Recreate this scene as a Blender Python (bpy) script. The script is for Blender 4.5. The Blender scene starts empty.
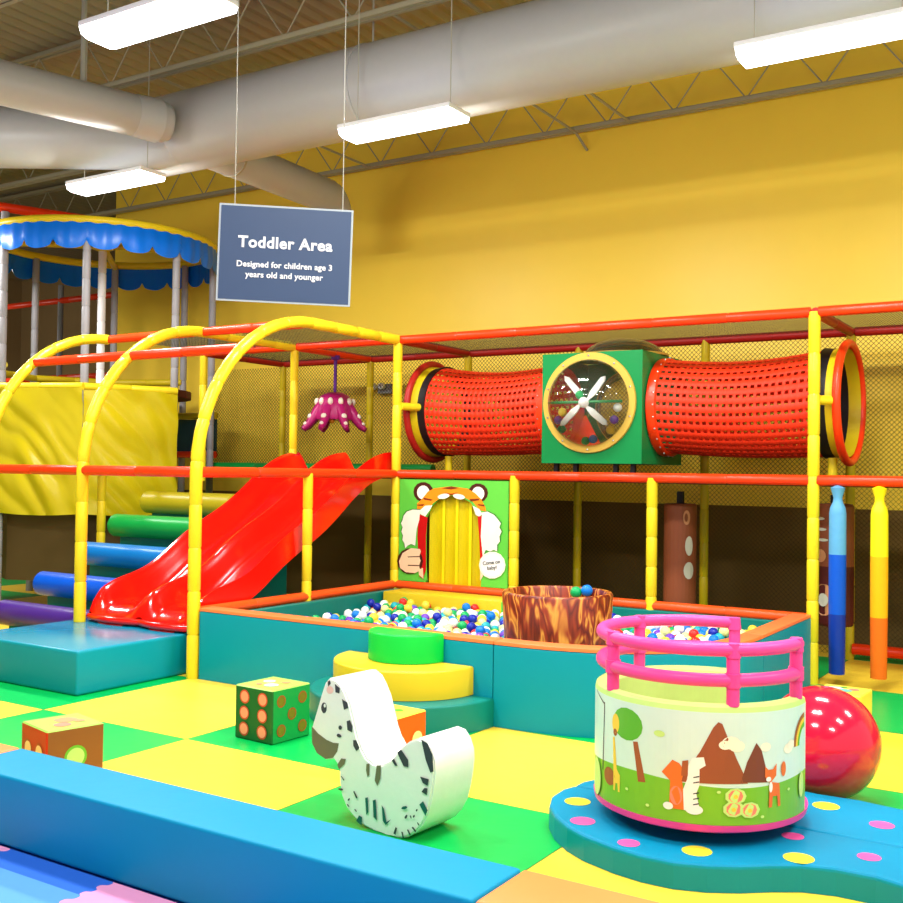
import bpy, bmesh, math, random
from mathutils import Vector, Matrix, noise
PI = math.pi
random.seed(7)
sc = bpy.context.scene
C = sc.collection

# ------------------------------------------------------------- camera, world, exposure
cam = bpy.data.cameras.new('camera'); cam_ob = bpy.data.objects.new('camera', cam); C.objects.link(cam_ob)
cam.sensor_width = 36; cam.lens = 1059.0/903*36
cam_ob.matrix_world = (Matrix.Translation((1.8688, -7.7996, 1.4755)) @ Matrix.Rotation(math.radians(32.357), 4, 'Z')
                       @ Matrix.Rotation(math.radians(91.1027), 4, 'X') @ Matrix.Rotation(math.radians(0.7767), 4, 'Z'))
sc.camera = cam_ob
w = bpy.data.worlds.new('hall_light'); sc.world = w; w.use_nodes = True
w.node_tree.nodes['Background'].inputs[0].default_value = (1.0, .97, .9, 1)
w.node_tree.nodes['Background'].inputs[1].default_value = .7
sc.view_settings.view_transform = 'Standard'; sc.view_settings.look = 'None'
sc.view_settings.gamma = 1; sc.view_settings.exposure = .22; sc.view_settings.use_curve_mapping = False

# ------------------------------------------------------------- materials
def lin(c):
    return tuple(((x/255)/12.92 if x/255 <= .04045 else ((x/255+.055)/1.055)**2.4) for x in c)
def mat(name, rgb, rough=.4, metal=0, bump=0, bscale=20, var=0, coat=0, spec=.3, emit=0, sheen=0):
    m = bpy.data.materials.new(name); m.use_nodes = True
    nt = m.node_tree; b = nt.nodes['Principled BSDF']
    c = lin(rgb)+(1,)
    b.inputs['Base Color'].default_value = c
    b.inputs['Roughness'].default_value = rough; b.inputs['Metallic'].default_value = metal
    b.inputs['Specular IOR Level'].default_value = spec
    if coat: b.inputs['Coat Weight'].default_value = coat; b.inputs['Coat Roughness'].default_value = .12
    if emit:
        b.inputs['Emission Color'].default_value = (1, 1, 1, 1); b.inputs['Emission Strength'].default_value = emit
    tc = nt.nodes.new('ShaderNodeTexCoord')
    nz = nt.nodes.new('ShaderNodeTexNoise'); nz.inputs['Scale'].default_value = bscale; nz.inputs['Detail'].default_value = 3
    nt.links.new(tc.outputs['Object'], nz.inputs['Vector'])
    if bump:
        bp = nt.nodes.new('ShaderNodeBump'); bp.inputs['Strength'].default_value = bump; bp.inputs['Distance'].default_value = .02
        nt.links.new(nz.outputs['Fac'], bp.inputs['Height']); nt.links.new(bp.outputs['Normal'], b.inputs['Normal'])
    mr = nt.nodes.new('ShaderNodeMapRange'); v = var or .03
    mr.inputs['To Min'].default_value = 1-v; mr.inputs['To Max'].default_value = 1+v
    nt.links.new(nz.outputs['Fac'], mr.inputs['Value'])
    vm = nt.nodes.new('ShaderNodeVectorMath'); vm.operation = 'SCALE'; vm.inputs[0].default_value = c[:3]
    nt.links.new(mr.outputs['Result'], vm.inputs['Scale']); nt.links.new(vm.outputs['Vector'], b.inputs['Base Color'])
    return m
M = {}
def dm(key, rgb, **k): M[key] = mat(key, rgb, **k)
dm('yellow_pad', (232, 206, 34), rough=.33, bump=.12, bscale=30)
dm('yellow_pad_dark', (205, 180, 20), rough=.4, bump=.12, bscale=30)  # darker yellow, mostly on the rear parts
dm('low_red_pad', (248, 82, 26), rough=.33, bump=.12, bscale=30)
dm('red_pad', (242, 58, 14), rough=.33, bump=.12, bscale=30)
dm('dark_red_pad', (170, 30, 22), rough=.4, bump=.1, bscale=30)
dm('grey_pad', (150, 148, 150), rough=.45, bump=.1, bscale=30)
dm('teal', (0, 139, 160), spec=.2, rough=.42, bump=.15, bscale=6)
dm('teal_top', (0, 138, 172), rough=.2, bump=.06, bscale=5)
dm('teal_green', (0, 120, 108), rough=.45, bump=.2, bscale=8)
dm('orange_pad', (252, 122, 66), rough=.4, bump=.1)
dm('floor_yellow', (250, 212, 62), rough=.36, bump=.12, bscale=5)
dm('floor_green', (0, 180, 78), rough=.34, bump=.12, bscale=5)
dm('floor_orange', (250, 130, 65), rough=.4, bump=.12, bscale=5)
dm('edge_blue', (0, 133, 172), spec=.15, rough=.5, bump=.12, bscale=6)
dm('mat_blue', (30, 95, 200), rough=.7); dm('mat_blue_light', (75, 140, 215), rough=.7); dm('mat_pink', (225, 150, 195), rough=.7)
dm('slide_red', (232, 18, 8), rough=.16, coat=.5)
dm('step_purple', (72, 40, 135), rough=.3, bump=.15, bscale=6); dm('step_blue', (10, 90, 215), rough=.3, bump=.15, bscale=6)
dm('step_azure', (8, 110, 180), rough=.32, bump=.15, bscale=6); dm('step_green', (10, 145, 60), rough=.35, bump=.15, bscale=6)
dm('step_yellow', (165, 152, 22), rough=.35, bump=.15, bscale=6)
dm('bright_green', (10, 195, 65), rough=.35, bump=.15, bscale=6); dm('bench_yellow', (216, 190, 38), rough=.35, bump=.15, bscale=6)
dm('wall_yellow', (248, 210, 68), rough=.38, bump=.04, bscale=3, var=.03)
dm('wall_brown', (112, 84, 36), rough=.7)
dm('far_brown', (168, 142, 96), rough=.9)
dm('deck_tan', (150, 138, 106), rough=.7); dm('steel_cream', (158, 150, 122), rough=.5); dm('duct_paint', (170, 170, 166), rough=.38)
dm('black', (22, 20, 22), rough=.5); dm('net_black', (38, 34, 18), rough=.8)
dm('white', (235, 235, 232), rough=.45); dm('white_gloss', (240, 240, 238), rough=.2)
dm('zebra_white', (228, 235, 222), rough=.35, bump=.05); dm('zebra_dark', (58, 62, 72), rough=.4)
dm('zebra_muzzle', (112, 106, 84), rough=.4); dm('zebra_teal', (30, 92, 92), rough=.4); dm('soft_pink', (240, 190, 185), rough=.4)
dm('cream', (242, 236, 215), rough=.4); dm('skin', (245, 205, 165), rough=.4)
dm('tiger_orange', (245, 140, 20), rough=.4); dm('dark_brown', (70, 24, 14), rough=.45); dm('stripe_brown', (120, 45, 10), rough=.45)
dm('tiger_red', (195, 15, 15), rough=.4); dm('panel_green', (95, 195, 65), rough=.4); dm('dark_green', (45, 110, 40), rough=.4)
dm('flap', (205, 185, 10), rough=.35, bump=.1); dm('flap_bright', (235, 215, 20), rough=.35)
dm('box_green', (0, 128, 62), rough=.35, bump=.05); dm('strap_red', (230, 50, 15), rough=.55)
dm('tube_inner', (190, 150, 40), rough=.6)
dm('pink', (236, 70, 150), rough=.38, bump=.08); dm('pink_dot', (240, 90, 160), rough=.35); dm('yellow_dot', (245, 225, 60), rough=.35)
dm('drum_sky', (205, 228, 222), rough=.3); dm('drum_lime', (195, 228, 130), rough=.45); dm('drum_grass', (120, 185, 50), rough=.3)
dm('drum_inner', (190, 208, 120), rough=.6, var=.15, bscale=6); dm('leaf', (95, 175, 50), rough=.35); dm('bark', (160, 85, 50), rough=.4)
dm('hill', (150, 78, 50), rough=.4); dm('hill_dark', (120, 62, 45), rough=.4); dm('fox', (225, 110, 45), rough=.4); dm('flower', (245, 130, 110), rough=.4)
dm('giraffe', (240, 200, 70), rough=.4)
dm('ball_red', (222, 24, 58), rough=.13, coat=.6)
dm('octo', (175, 25, 105), rough=.35); dm('strap_purple', (85, 30, 120), rough=.5); dm('gold', (190, 120, 20), rough=.4)
dm('tube_sky', (88, 158, 205), rough=.4); dm('tube_blue', (0, 82, 200), rough=.4); dm('tube_navy', (15, 50, 150), rough=.4)
dm('tube_yellow', (240, 220, 20), rough=.4); dm('tube_amber', (245, 175, 15), rough=.4); dm('tube_orange', (240, 105, 20), rough=.4)
dm('bag_brown', (135, 72, 42), rough=.5); dm('bag_maroon', (80, 22, 18), rough=.5); dm('bag_print', (200, 200, 180), rough=.5); dm('bag_tan', (200, 140, 95), rough=.5)
dm('valance_blue', (0, 112, 225), rough=.28); dm('vinyl_yellow', (192, 174, 14), rough=.3)
dm('maroon', (95, 20, 18), rough=.6); dm('panel_slate', (35, 75, 90), rough=.5)
dm('sign_blue', (60, 78, 106), rough=.4); dm('sign_edge', (170, 180, 180), rough=.4); dm('metal', (190, 190, 190), rough=.3, metal=.8)
dm('wire', (165, 162, 145), rough=.5)
dm('die_green', (20, 150, 70), rough=.35); dm('die_dark', (20, 95, 45), rough=.35); dm('die_lime', (160, 210, 90), rough=.35); dm('dot_salmon', (250, 150, 120), rough=.35)
dm('dot_red', (200, 70, 50), rough=.35); dm('dot_olive', (125, 110, 25), rough=.35); dm('dot_rust', (165, 80, 30), rough=.35)
dm('die_brown', (130, 82, 40), rough=.35); dm('die_rust', (190, 55, 25), rough=.35); dm('dot_cream', (250, 230, 150), rough=.35); dm('dot_lime', (170, 215, 120), rough=.35)
dm('die_orange', (215, 85, 20), rough=.35); dm('die_yellow', (240, 225, 75), rough=.35)
M['lamp'] = mat('lamp', (255, 255, 255), rough=.5, emit=5)
BALLC = {'white': (236, 238, 235), 'blue': (10, 120, 215), 'navy': (20, 40, 160), 'green': (10, 165, 90), 'red': (215, 45, 40), 'yellow': (240, 205, 60), 'cream': (225, 230, 150), 'purple': (110, 60, 190), 'turquoise': (30, 165, 175)}
for k, c in BALLC.items(): dm('ball_'+k+'_plastic', c, rough=.3)
def wood():
    m = bpy.data.materials.new('stump_print'); m.use_nodes = True; nt = m.node_tree; b = nt.nodes['Principled BSDF']
    tc = nt.nodes.new('ShaderNodeTexCoord'); mp = nt.nodes.new('ShaderNodeMapping'); mp.inputs['Scale'].default_value = (7, 7, 1.9)
    nz = nt.nodes.new('ShaderNodeTexNoise'); nz.inputs['Scale'].default_value = 1.1; nz.inputs['Detail'].default_value = 2; nz.inputs['Distortion'].default_value = 1.4
    mu = nt.nodes.new('ShaderNodeMath'); mu.operation = 'MULTIPLY'; mu.inputs[1].default_value = 4.2
    fr = nt.nodes.new('ShaderNodeMath'); fr.operation = 'PINGPONG'; fr.inputs[1].default_value = .5
    cr = nt.nodes.new('ShaderNodeValToRGB')
    e = cr.color_ramp.elements; e[0].position = 0; e[0].color = lin((95, 28, 12))+(1,); e[1].position = .5; e[1].color = lin((225, 155, 60))+(1,)
    x = e.new(.25); x.color = lin((150, 52, 22))+(1,)
    for a, c in ((tc.outputs['Object'], mp.inputs['Vector']), (mp.outputs[0], nz.inputs['Vector']), (nz.outputs['Fac'], mu.inputs[0]), (mu.outputs[0], fr.inputs[0]), (fr.outputs[0], cr.inputs['Fac']), (cr.outputs[0], b.inputs['Base Color'])):
        nt.links.new(a, c)
    b.inputs['Roughness'].default_value = .35
    return m
M['stump_print'] = wood()
def acrylic():
    m = bpy.data.materials.new('clear_acrylic'); m.use_nodes = True; nt = m.node_tree; nt.nodes.clear()
    o = nt.nodes.new('ShaderNodeOutputMaterial'); mx = nt.nodes.new('ShaderNodeMixShader'); tr = nt.nodes.new('ShaderNodeBsdfTransparent'); gl = nt.nodes.new('ShaderNodeBsdfGlossy')
    tr.inputs[0].default_value = (.94, .95, .93, 1); gl.inputs['Roughness'].default_value = .04
    fr = nt.nodes.new('ShaderNodeFresnel'); fr.inputs[0].default_value = 1.5
    nt.links.new(fr.outputs[0], mx.inputs[0]); nt.links.new(tr.outputs[0], mx.inputs[1]); nt.links.new(gl.outputs[0], mx.inputs[2]); hz = nt.nodes.new('ShaderNodeBsdfTranslucent'); hz.inputs[0].default_value = (.9, .9, .8, 1); m2 = nt.nodes.new('ShaderNodeMixShader'); m2.inputs[0].default_value = .13  # milky haze mixed in so the bubble looks brighter inside
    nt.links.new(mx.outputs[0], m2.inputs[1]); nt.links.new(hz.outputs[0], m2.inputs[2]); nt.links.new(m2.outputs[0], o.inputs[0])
    return m
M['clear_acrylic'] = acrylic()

# ------------------------------------------------------------- helpers
def obj(name, bm, mats, parent=None, smooth=False, loc=None):
    me = bpy.data.meshes.new(name)
    bmesh.ops.recalc_face_normals(bm, faces=bm.faces) if smooth != 'keep' else None
    bm.to_mesh(me); bm.free()
    for m in (mats if isinstance(mats, (list, tuple)) else [mats]): me.materials.append(M[m])
    if smooth and smooth != 'keep':
        for p in me.polygons: p.use_smooth = True
        try: me.set_sharp_from_angle(angle=math.radians(38))
        except Exception: pass
    o = bpy.data.objects.new(name, me); C.objects.link(o)
    if parent is not None:
        o.parent = parent; o.matrix_parent_inverse = world_of(parent).inverted()
    if loc: o.location = loc
    return o
def world_of(o):
    m = Matrix.LocRotScale(o.location, o.rotation_euler, o.scale)
    return m if o.parent is None else world_of(o.parent) @ o.matrix_parent_inverse @ m
def tag(o, label=None, cat=None, group=None, kind=None):
    if label: o['label'] = label
    if cat: o['category'] = cat
    if group: o['group'] = group
    if kind: o['kind'] = kind
    return o
def thing(name, loc, label, cat, group=None):
    o = bpy.data.objects.new(name, None); C.objects.link(o); o.location = loc; o.empty_display_size = .1
    return tag(o, label, cat, group)
def struct(name, bm, mats, smooth=False):
    return tag(obj(name, bm, mats, smooth=smooth), kind='structure')
def copy_tree(o, parent=None):
    c = o.copy(); C.objects.link(c)
    if parent: c.parent = parent; c.matrix_parent_inverse = o.matrix_parent_inverse.copy()
    for ch in list(o.children): copy_tree(ch, c)
    return c
def box(bm, x0, x1, y0, y1, z0, z1, mi=0, bev=0, seg=2):
    b2 = bmesh.new(); bmesh.ops.create_cube(b2, size=1)
    for v in b2.verts: v.co = Vector(((x0+x1)/2+v.co.x*(x1-x0), (y0+y1)/2+v.co.y*(y1-y0), (z0+z1)/2+v.co.z*(z1-z0)))
    if bev: bmesh.ops.bevel(b2, geom=b2.edges[:], offset=bev, segments=seg, affect='EDGES', profile=.6)
    for f in b2.faces: f.material_index = mi
    merge(bm, b2)
def merge(bm, b2, mtx=None):
    vm = {}
    for v in b2.verts: vm[v] = bm.verts.new(mtx @ v.co if mtx else v.co)
    for f in b2.faces:
        try: nf = bm.faces.new([vm[v] for v in f.verts]); nf.material_index = f.material_index
        except ValueError: pass
    b2.free()
def tube(bm, pts, r, n=12, closed=False, caps=True, mi=0):
    pts = [Vector(p) for p in pts]; N = len(pts)
    rr = r if isinstance(r, (list, tuple)) else [r]*N
    tans = []
    for i in range(N):
        a = pts[(i-1) % N] if (closed or i > 0) else pts[i]; b = pts[(i+1) % N] if (closed or i < N-1) else pts[i]
        tans.append((b-a).normalized())
    up = Vector((0, 0, 1)) if abs(tans[0].z) < .9 else Vector((1, 0, 0))
    nx = (up - tans[0]*up.dot(tans[0])).normalized(); rings = []
    for i in range(N):
        t = tans[i]; nx = (nx - t*nx.dot(t)).normalized(); ny = t.cross(nx)
        rings.append([bm.verts.new(pts[i] + (nx*math.cos(2*PI*k/n)+ny*math.sin(2*PI*k/n))*rr[i]) for k in range(n)])
    for i in range(N if closed else N-1):
        a, b = rings[i], rings[(i+1) % N]
        for k in range(n):
            f = bm.faces.new((a[k], a[(k+1) % n], b[(k+1) % n], b[k])); f.material_index = mi
    if caps and not closed:
        for rg in (rings[0], rings[-1]):
            try: f = bm.faces.new(rg); f.material_index = mi
            except ValueError: pass
def padded(bm, pts, r=.04, step=.31, n=12, mi=0):
    """a pipe in foam sleeves: shallow grooves where the sleeves meet"""
    pts = [Vector(p) for p in pts]; L = [0]
    for a, b in zip(pts, pts[1:]): L.append(L[-1]+(b-a).length)
    tot = L[-1]
    def at(s):
        for i in range(len(pts)-1):
            if s <= L[i+1] or i == len(pts)-2: return pts[i].lerp(pts[i+1], min(1, max(0, (s-L[i])/max(1e-6, L[i+1]-L[i]))))
    k = max(1, round(tot/step)); ss = set([0, tot]); rad = {}
    base = sorted(set(L))
    for s in base: ss.add(s)
    for j in range(1, k):
        g = tot*j/k
        for d in (-.012, 0, .012): ss.add(g+d)
    out, rr = [], []
    for s in sorted(ss):
        d = min([abs(s-tot*j/k) for j in range(1, k)] or [9]); out.append(at(s)); rr.append(r*.88 if d < .004 else r)
    tube(bm, out, rr, n, mi=mi)
def arc(c, r, a0, a1, n, ax=(1, 0, 0), ay=(0, 1, 0)):
    ax, ay, c = Vector(ax), Vector(ay), Vector(c)
    return [c + ax*r*math.cos(math.radians(a0+(a1-a0)*i/n)) + ay*r*math.sin(math.radians(a0+(a1-a0)*i/n)) for i in range(n+1)]
def prism(bm, poly, z0, z1, mi=0, mtop=None, bev=0):
    b2 = bmesh.new(); vs = [b2.verts.new((x, y, z0)) for x, y in poly]; f = b2.faces.new(vs)
    r = bmesh.ops.extrude_face_region(b2, geom=[f]); tv = [g for g in r['geom'] if isinstance(g, bmesh.types.BMVert)]
    for v in tv: v.co.z = z1
    bmesh.ops.recalc_face_normals(b2, faces=b2.faces)
    if bev:
        es = [e for e in b2.edges if all(v.co.z > z1-1e-6 for v in e.verts)]
        bmesh.ops.bevel(b2, geom=es, offset=bev, segments=3, affect='EDGES', profile=.5)
    for f in b2.faces:
        f.material_index = mtop if (mtop is not None and f.normal.z > .5) else mi
    merge(bm, b2)
def fill(bm, pts3, mi=0):
    f = bm.faces.new([bm.verts.new(p) for p in pts3]); f.material_index = mi
    return f
def lathe(bm, prof, c=(0, 0, 0), n=32, a0=0, a1=360, mi=0, axis='Z'):
    full = abs(a1-a0) >= 360; rings = []
    m = n if full else n+1
    for i in range(m):
        a = math.radians(a0+(a1-a0)*i/n)
        row = []
        for r, z in prof:
            x, y = r*math.cos(a), r*math.sin(a)
            p = {'Z': (x, y, z), 'X': (z, x, y), 'Y': (x, z, y)}[axis]
            row.append(bm.verts.new(Vector(c)+Vector(p)))
        rings.append(row)
    for i in range(m if full else m-1):
        a, b = rings[i], rings[(i+1) % m]
        for k in range(len(prof)-1):
            f = bm.faces.new((a[k], b[k], b[k+1], a[k+1])); f.material_index = mi
    bmesh.ops.remove_doubles(bm, verts=[v for r_ in rings for v in r_], dist=1e-5)
def ball_bm(r, seg=16, c=(0, 0, 0)):
    bm = bmesh.new(); bmesh.ops.create_uvsphere(bm, u_segments=seg, v_segments=max(6, seg*2//3), radius=r)
    bmesh.ops.translate(bm, verts=bm.verts, vec=c); return bm
def text_bm(txt, size, bold=0, depth=.0015, spacing=1.0):
    cu = bpy.data.curves.new('lettering', 'FONT'); cu.body = txt; cu.size = size; cu.align_x = 'CENTER'; cu.align_y = 'CENTER'
    cu.offset = bold; cu.extrude = depth; cu.space_character = spacing; cu.resolution_u = 4
    t = bpy.data.objects.new('lettering', cu); C.objects.link(t)
    bpy.context.view_layer.update()
    me = bpy.data.meshes.new_from_object(t.evaluated_get(bpy.context.evaluated_depsgraph_get()))
    bm = bmesh.new(); bm.from_mesh(me)
    bpy.data.objects.remove(t); bpy.data.meshes.remove(me)
    return bm
def poly_ellipse(cx, cy, rx, ry, n=16, rot=0):
    c, s = math.cos(rot), math.sin(rot)
    return [(cx+rx*math.cos(2*PI*k/n)*c-ry*math.sin(2*PI*k/n)*s, cy+rx*math.cos(2*PI*k/n)*s+ry*math.sin(2*PI*k/n)*c) for k in range(n)]
dm('deck_brown', (60, 46, 26), rough=.6); dm('skirt_brown', (84, 64, 30), rough=.7); dm('gold_ring', (205, 170, 70), rough=.35); dm('turq_print', (110, 190, 170), rough=.4)
M['zebra_side'] = M['zebra_white']; M['zebra_white'] = mat('zebra_foam', (238, 236, 232), rough=.4, bump=.08)
ZO = [(-0.946, 0.586), (-0.917, 0.589), (-0.881, 0.57), (-0.855, 0.534), (-0.831, 0.491), (-0.812, 0.434), (-0.79, 0.364), (-0.77, 0.322), (-0.741, 0.286), (-0.704, 0.269), (-0.659, 0.272), (-0.621, 0.293), (-0.586, 0.33), (-0.562, 0.358), (-0.525, 0.39), (-0.482, 0.411), (-0.445, 0.404), (-0.419, 0.375), (-0.402, 0.334), (-0.399, 0.292), (-0.404, 0.239), (-0.415, 0.176), (-0.43, 0.121), (-0.456, 0.073), (-0.487, 0.037), (-0.529, 0.008), (-0.572, -0.006), (-0.626, -0.01), (-0.693, -0.005), (-0.749, 0.006), (-0.798, 0.027), (-0.842, 0.059), (-0.87, 0.105), (-0.882, 0.158), (-0.885, 0.222), (-0.916, 0.248), (-0.963, 0.237), (-1.012, 0.257), (-1.039, 0.3), (-1.044, 0.355), (-1.021, 0.42), (-0.993, 0.503), (-0.97, 0.562)]
ZD = [('muzzle', [(-1.038, 0.368), (-1.001, 0.343), (-0.953, 0.324), (-0.917, 0.318), (-0.885, 0.321), (-0.893, 0.285), (-0.916, 0.255), (-0.957, 0.242), (-1.006, 0.258), (-1.034, 0.296)]), ('dark', [(-0.955, 0.459), (-0.956, 0.449), (-0.96, 0.44), (-0.966, 0.435), (-0.973, 0.434), (-0.979, 0.438), (-0.984, 0.445), (-0.986, 0.455), (-0.984, 0.465), (-0.98, 0.474), (-0.974, 0.479), (-0.967, 0.48), (-0.961, 0.477), (-0.956, 0.469)]), ('white', [(-0.96, 0.468), (-0.96, 0.464), (-0.962, 0.461), (-0.964, 0.459), (-0.967, 0.459), (-0.969, 0.46), (-0.971, 0.463), (-0.972, 0.466), (-0.971, 0.47), (-0.969, 0.473), (-0.967, 0.475), (-0.964, 0.475), (-0.962, 0.474), (-0.96, 0.471)]), ('pink', [(-0.919, 0.54), (-0.921, 0.532), (-0.926, 0.526), (-0.934, 0.522), (-0.942, 0.521), (-0.95, 0.523), (-0.955, 0.528), (-0.957, 0.535), (-0.956, 0.543), (-0.95, 0.549), (-0.943, 0.553), (-0.934, 0.554), (-0.927, 0.552), (-0.921, 0.547)]), ('dark', [(-0.952, 0.571), (-0.94, 0.579), (-0.934, 0.566), (-0.948, 0.55)]), ('dark', [(-0.911, 0.567), (-0.884, 0.553), (-0.886, 0.53), (-0.907, 0.532)]), ('dark', [(-0.871, 0.509), (-0.841, 0.499), (-0.836, 0.477), (-0.859, 0.466)]), ('dark', [(-0.843, 0.421), (-0.826, 0.428), (-0.812, 0.405), (-0.814, 0.379), (-0.839, 0.385)]), ('dark', [(-0.807, 0.348), (-0.79, 0.351), (-0.772, 0.322), (-0.789, 0.305), (-0.806, 0.326)]), ('dark', [(-0.868, 0.39), (-0.869, 0.386), (-0.872, 0.382), (-0.875, 0.38), (-0.88, 0.379), (-0.883, 0.38), (-0.886, 0.383), (-0.887, 0.387), (-0.886, 0.391), (-0.884, 0.395), (-0.88, 0.397), (-0.876, 0.398), (-0.872, 0.396), (-0.869, 0.394)]), ('dark', [(-0.87, 0.352), (-0.872, 0.349), (-0.877, 0.347), (-0.883, 0.346), (-0.889, 0.347), (-0.893, 0.349), (-0.896, 0.352), (-0.896, 0.355), (-0.893, 0.358), (-0.889, 0.361), (-0.883, 0.361), (-0.877, 0.36), (-0.872, 0.358), (-0.87, 0.355)]), ('muzzle', [(-0.89, 0.23), (-0.869, 0.261), (-0.844, 0.263), (-0.851, 0.241), (-0.88, 0.213)]), ('muzzle', [(-0.734, 0.264), (-0.718, 0.267), (-0.719, 0.221), (-0.728, 0.211), (-0.736, 0.237)]), ('muzzle', [(-0.681, 0.266), (-0.659, 0.272), (-0.661, 0.218), (-0.676, 0.184), (-0.69, 0.204)]), ('dark', [(-0.604, 0.301), (-0.594, 0.311), (-0.575, 0.285), (-0.588, 0.283)]), ('dark', [(-0.578, 0.338), (-0.559, 0.354), (-0.524, 0.32), (-0.521, 0.289), (-0.545, 0.29)]), ('dark', [(-0.461, 0.411), (-0.43, 0.4), (-0.406, 0.36), (-0.4, 0.296), (-0.415, 0.289), (-0.439, 0.337)]), ('dark', [(-0.464, 0.264), (-0.422, 0.262), (-0.427, 0.235), (-0.45, 0.241)]), ('dark', [(-0.456, 0.206), (-0.442, 0.224), (-0.427, 0.225), (-0.431, 0.198)]), ('teal', [(-0.465, 0.154), (-0.447, 0.171), (-0.425, 0.14), (-0.435, 0.116)]), ('teal', [(-0.737, 0.124), (-0.723, 0.129), (-0.719, 0.068), (-0.73, 0.056)]), ('teal', [(-0.697, 0.122), (-0.682, 0.129), (-0.674, 0.045), (-0.692, 0.055)]), ('teal', [(-0.651, 0.112), (-0.639, 0.101), (-0.625, 0.05), (-0.603, 0.065), (-0.629, 0.036), (-0.644, 0.051)]), ('dark', [(-0.8, 0.137), (-0.794, 0.141), (-0.776, 0.117), (-0.783, 0.111)]), ('dark', [(-0.868, 0.188), (-0.862, 0.189), (-0.847, 0.175), (-0.852, 0.172)]), ('dark', [(-0.853, 0.133), (-0.855, 0.131), (-0.859, 0.13), (-0.865, 0.128), (-0.871, 0.128), (-0.876, 0.129), (-0.88, 0.13), (-0.881, 0.132), (-0.879, 0.135), (-0.875, 0.136), (-0.869, 0.137), (-0.863, 0.138), (-0.857, 0.137), (-0.854, 0.135)]), ('teal', [(-0.781, 0.021), (-0.767, 0.046), (-0.75, 0.043), (-0.752, 0.008), (-0.767, 0.013)]), ('dark', [(-0.818, 0.098), (-0.82, 0.096), (-0.823, 0.094), (-0.825, 0.093), (-0.827, 0.094), (-0.828, 0.095), (-0.827, 0.098), (-0.826, 0.101), (-0.824, 0.103), (-0.821, 0.105), (-0.819, 0.106), (-0.817, 0.105), (-0.816, 0.104), (-0.817, 0.101)]), ('dark', [(-0.818, 0.069), (-0.82, 0.069), (-0.823, 0.07), (-0.826, 0.071), (-0.829, 0.073), (-0.831, 0.076), (-0.832, 0.078), (-0.832, 0.08), (-0.83, 0.08), (-0.827, 0.079), (-0.824, 0.078), (-0.821, 0.075), (-0.819, 0.073), (-0.818, 0.071)]), ('dark', [(-0.779, 0.058), (-0.78, 0.058), (-0.783, 0.058), (-0.786, 0.06), (-0.788, 0.062), (-0.79, 0.064), (-0.791, 0.066), (-0.791, 0.067), (-0.789, 0.068), (-0.786, 0.067), (-0.783, 0.066), (-0.781, 0.064), (-0.779, 0.062), (-0.778, 0.06)]), ('teal', [(-0.522, 0.132), (-0.522, 0.129), (-0.526, 0.126), (-0.531, 0.122), (-0.538, 0.12), (-0.544, 0.119), (-0.548, 0.119), (-0.551, 0.121), (-0.55, 0.124), (-0.547, 0.127), (-0.541, 0.131), (-0.535, 0.133), (-0.529, 0.135), (-0.524, 0.134)]), ('dark', [(-0.522, 0.092), (-0.525, 0.088), (-0.528, 0.086), (-0.531, 0.084), (-0.533, 0.085), (-0.534, 0.087), (-0.534, 0.091), (-0.532, 0.094), (-0.529, 0.098), (-0.526, 0.101), (-0.523, 0.102), (-0.521, 0.101), (-0.52, 0.099), (-0.521, 0.096)]), ('dark', [(-0.501, 0.099), (-0.5, 0.096), (-0.499, 0.094), (-0.5, 0.092), (-0.501, 0.091), (-0.503, 0.092), (-0.505, 0.093), (-0.507, 0.096), (-0.508, 0.099), (-0.508, 0.101), (-0.507, 0.103), (-0.506, 0.104), (-0.504, 0.103), (-0.502, 0.101)]), ('dark', [(-0.588, 0.013), (-0.578, 0.041), (-0.57, 0.038), (-0.577, 0.01)]), ('dark', [(-0.549, 0.029), (-0.542, 0.03), (-0.534, 0.007), (-0.542, 0.006)]), ('dark', [(-0.521, 0.043), (-0.515, 0.046), (-0.501, 0.028), (-0.508, 0.023)]), ('dark', [(-0.498, 0.057), (-0.492, 0.062), (-0.474, 0.048), (-0.48, 0.042)]), ('dark', [(-0.461, 0.072), (-0.463, 0.072), (-0.465, 0.073), (-0.468, 0.075), (-0.47, 0.078), (-0.471, 0.08), (-0.472, 0.083), (-0.471, 0.084), (-0.469, 0.084), (-0.467, 0.083), (-0.465, 0.081), (-0.462, 0.079), (-0.461, 0.076), (-0.461, 0.074)]), ('dark', [(-0.471, 0.13), (-0.472, 0.128), (-0.474, 0.126), (-0.476, 0.125), (-0.477, 0.126), (-0.479, 0.127), (-0.479, 0.129), (-0.478, 0.131), (-0.477, 0.133), (-0.475, 0.135), (-0.473, 0.136), (-0.472, 0.136), (-0.47, 0.135), (-0.47, 0.133)]), ('dark', [(-0.484, 0.103), (-0.485, 0.101), (-0.487, 0.099), (-0.489, 0.098), (-0.491, 0.098), (-0.492, 0.099), (-0.492, 0.102), (-0.492, 0.104), (-0.49, 0.107), (-0.488, 0.109), (-0.486, 0.11), (-0.485, 0.11), (-0.483, 0.108), (-0.483, 0.106)])]
ARCH = [(-3.3, 0.517), (-3.311, 0.669), (-3.315, 0.903), (-3.309, 1.05), (-3.267, 1.146), (-3.198, 1.214), (-3.112, 1.248), (-3.044, 1.257), (-2.959, 1.246), (-2.874, 1.201), (-2.814, 1.131), (-2.785, 1.054), (-2.77, 0.927), (-2.764, 0.757), (-2.764, 0.52)]
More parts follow.
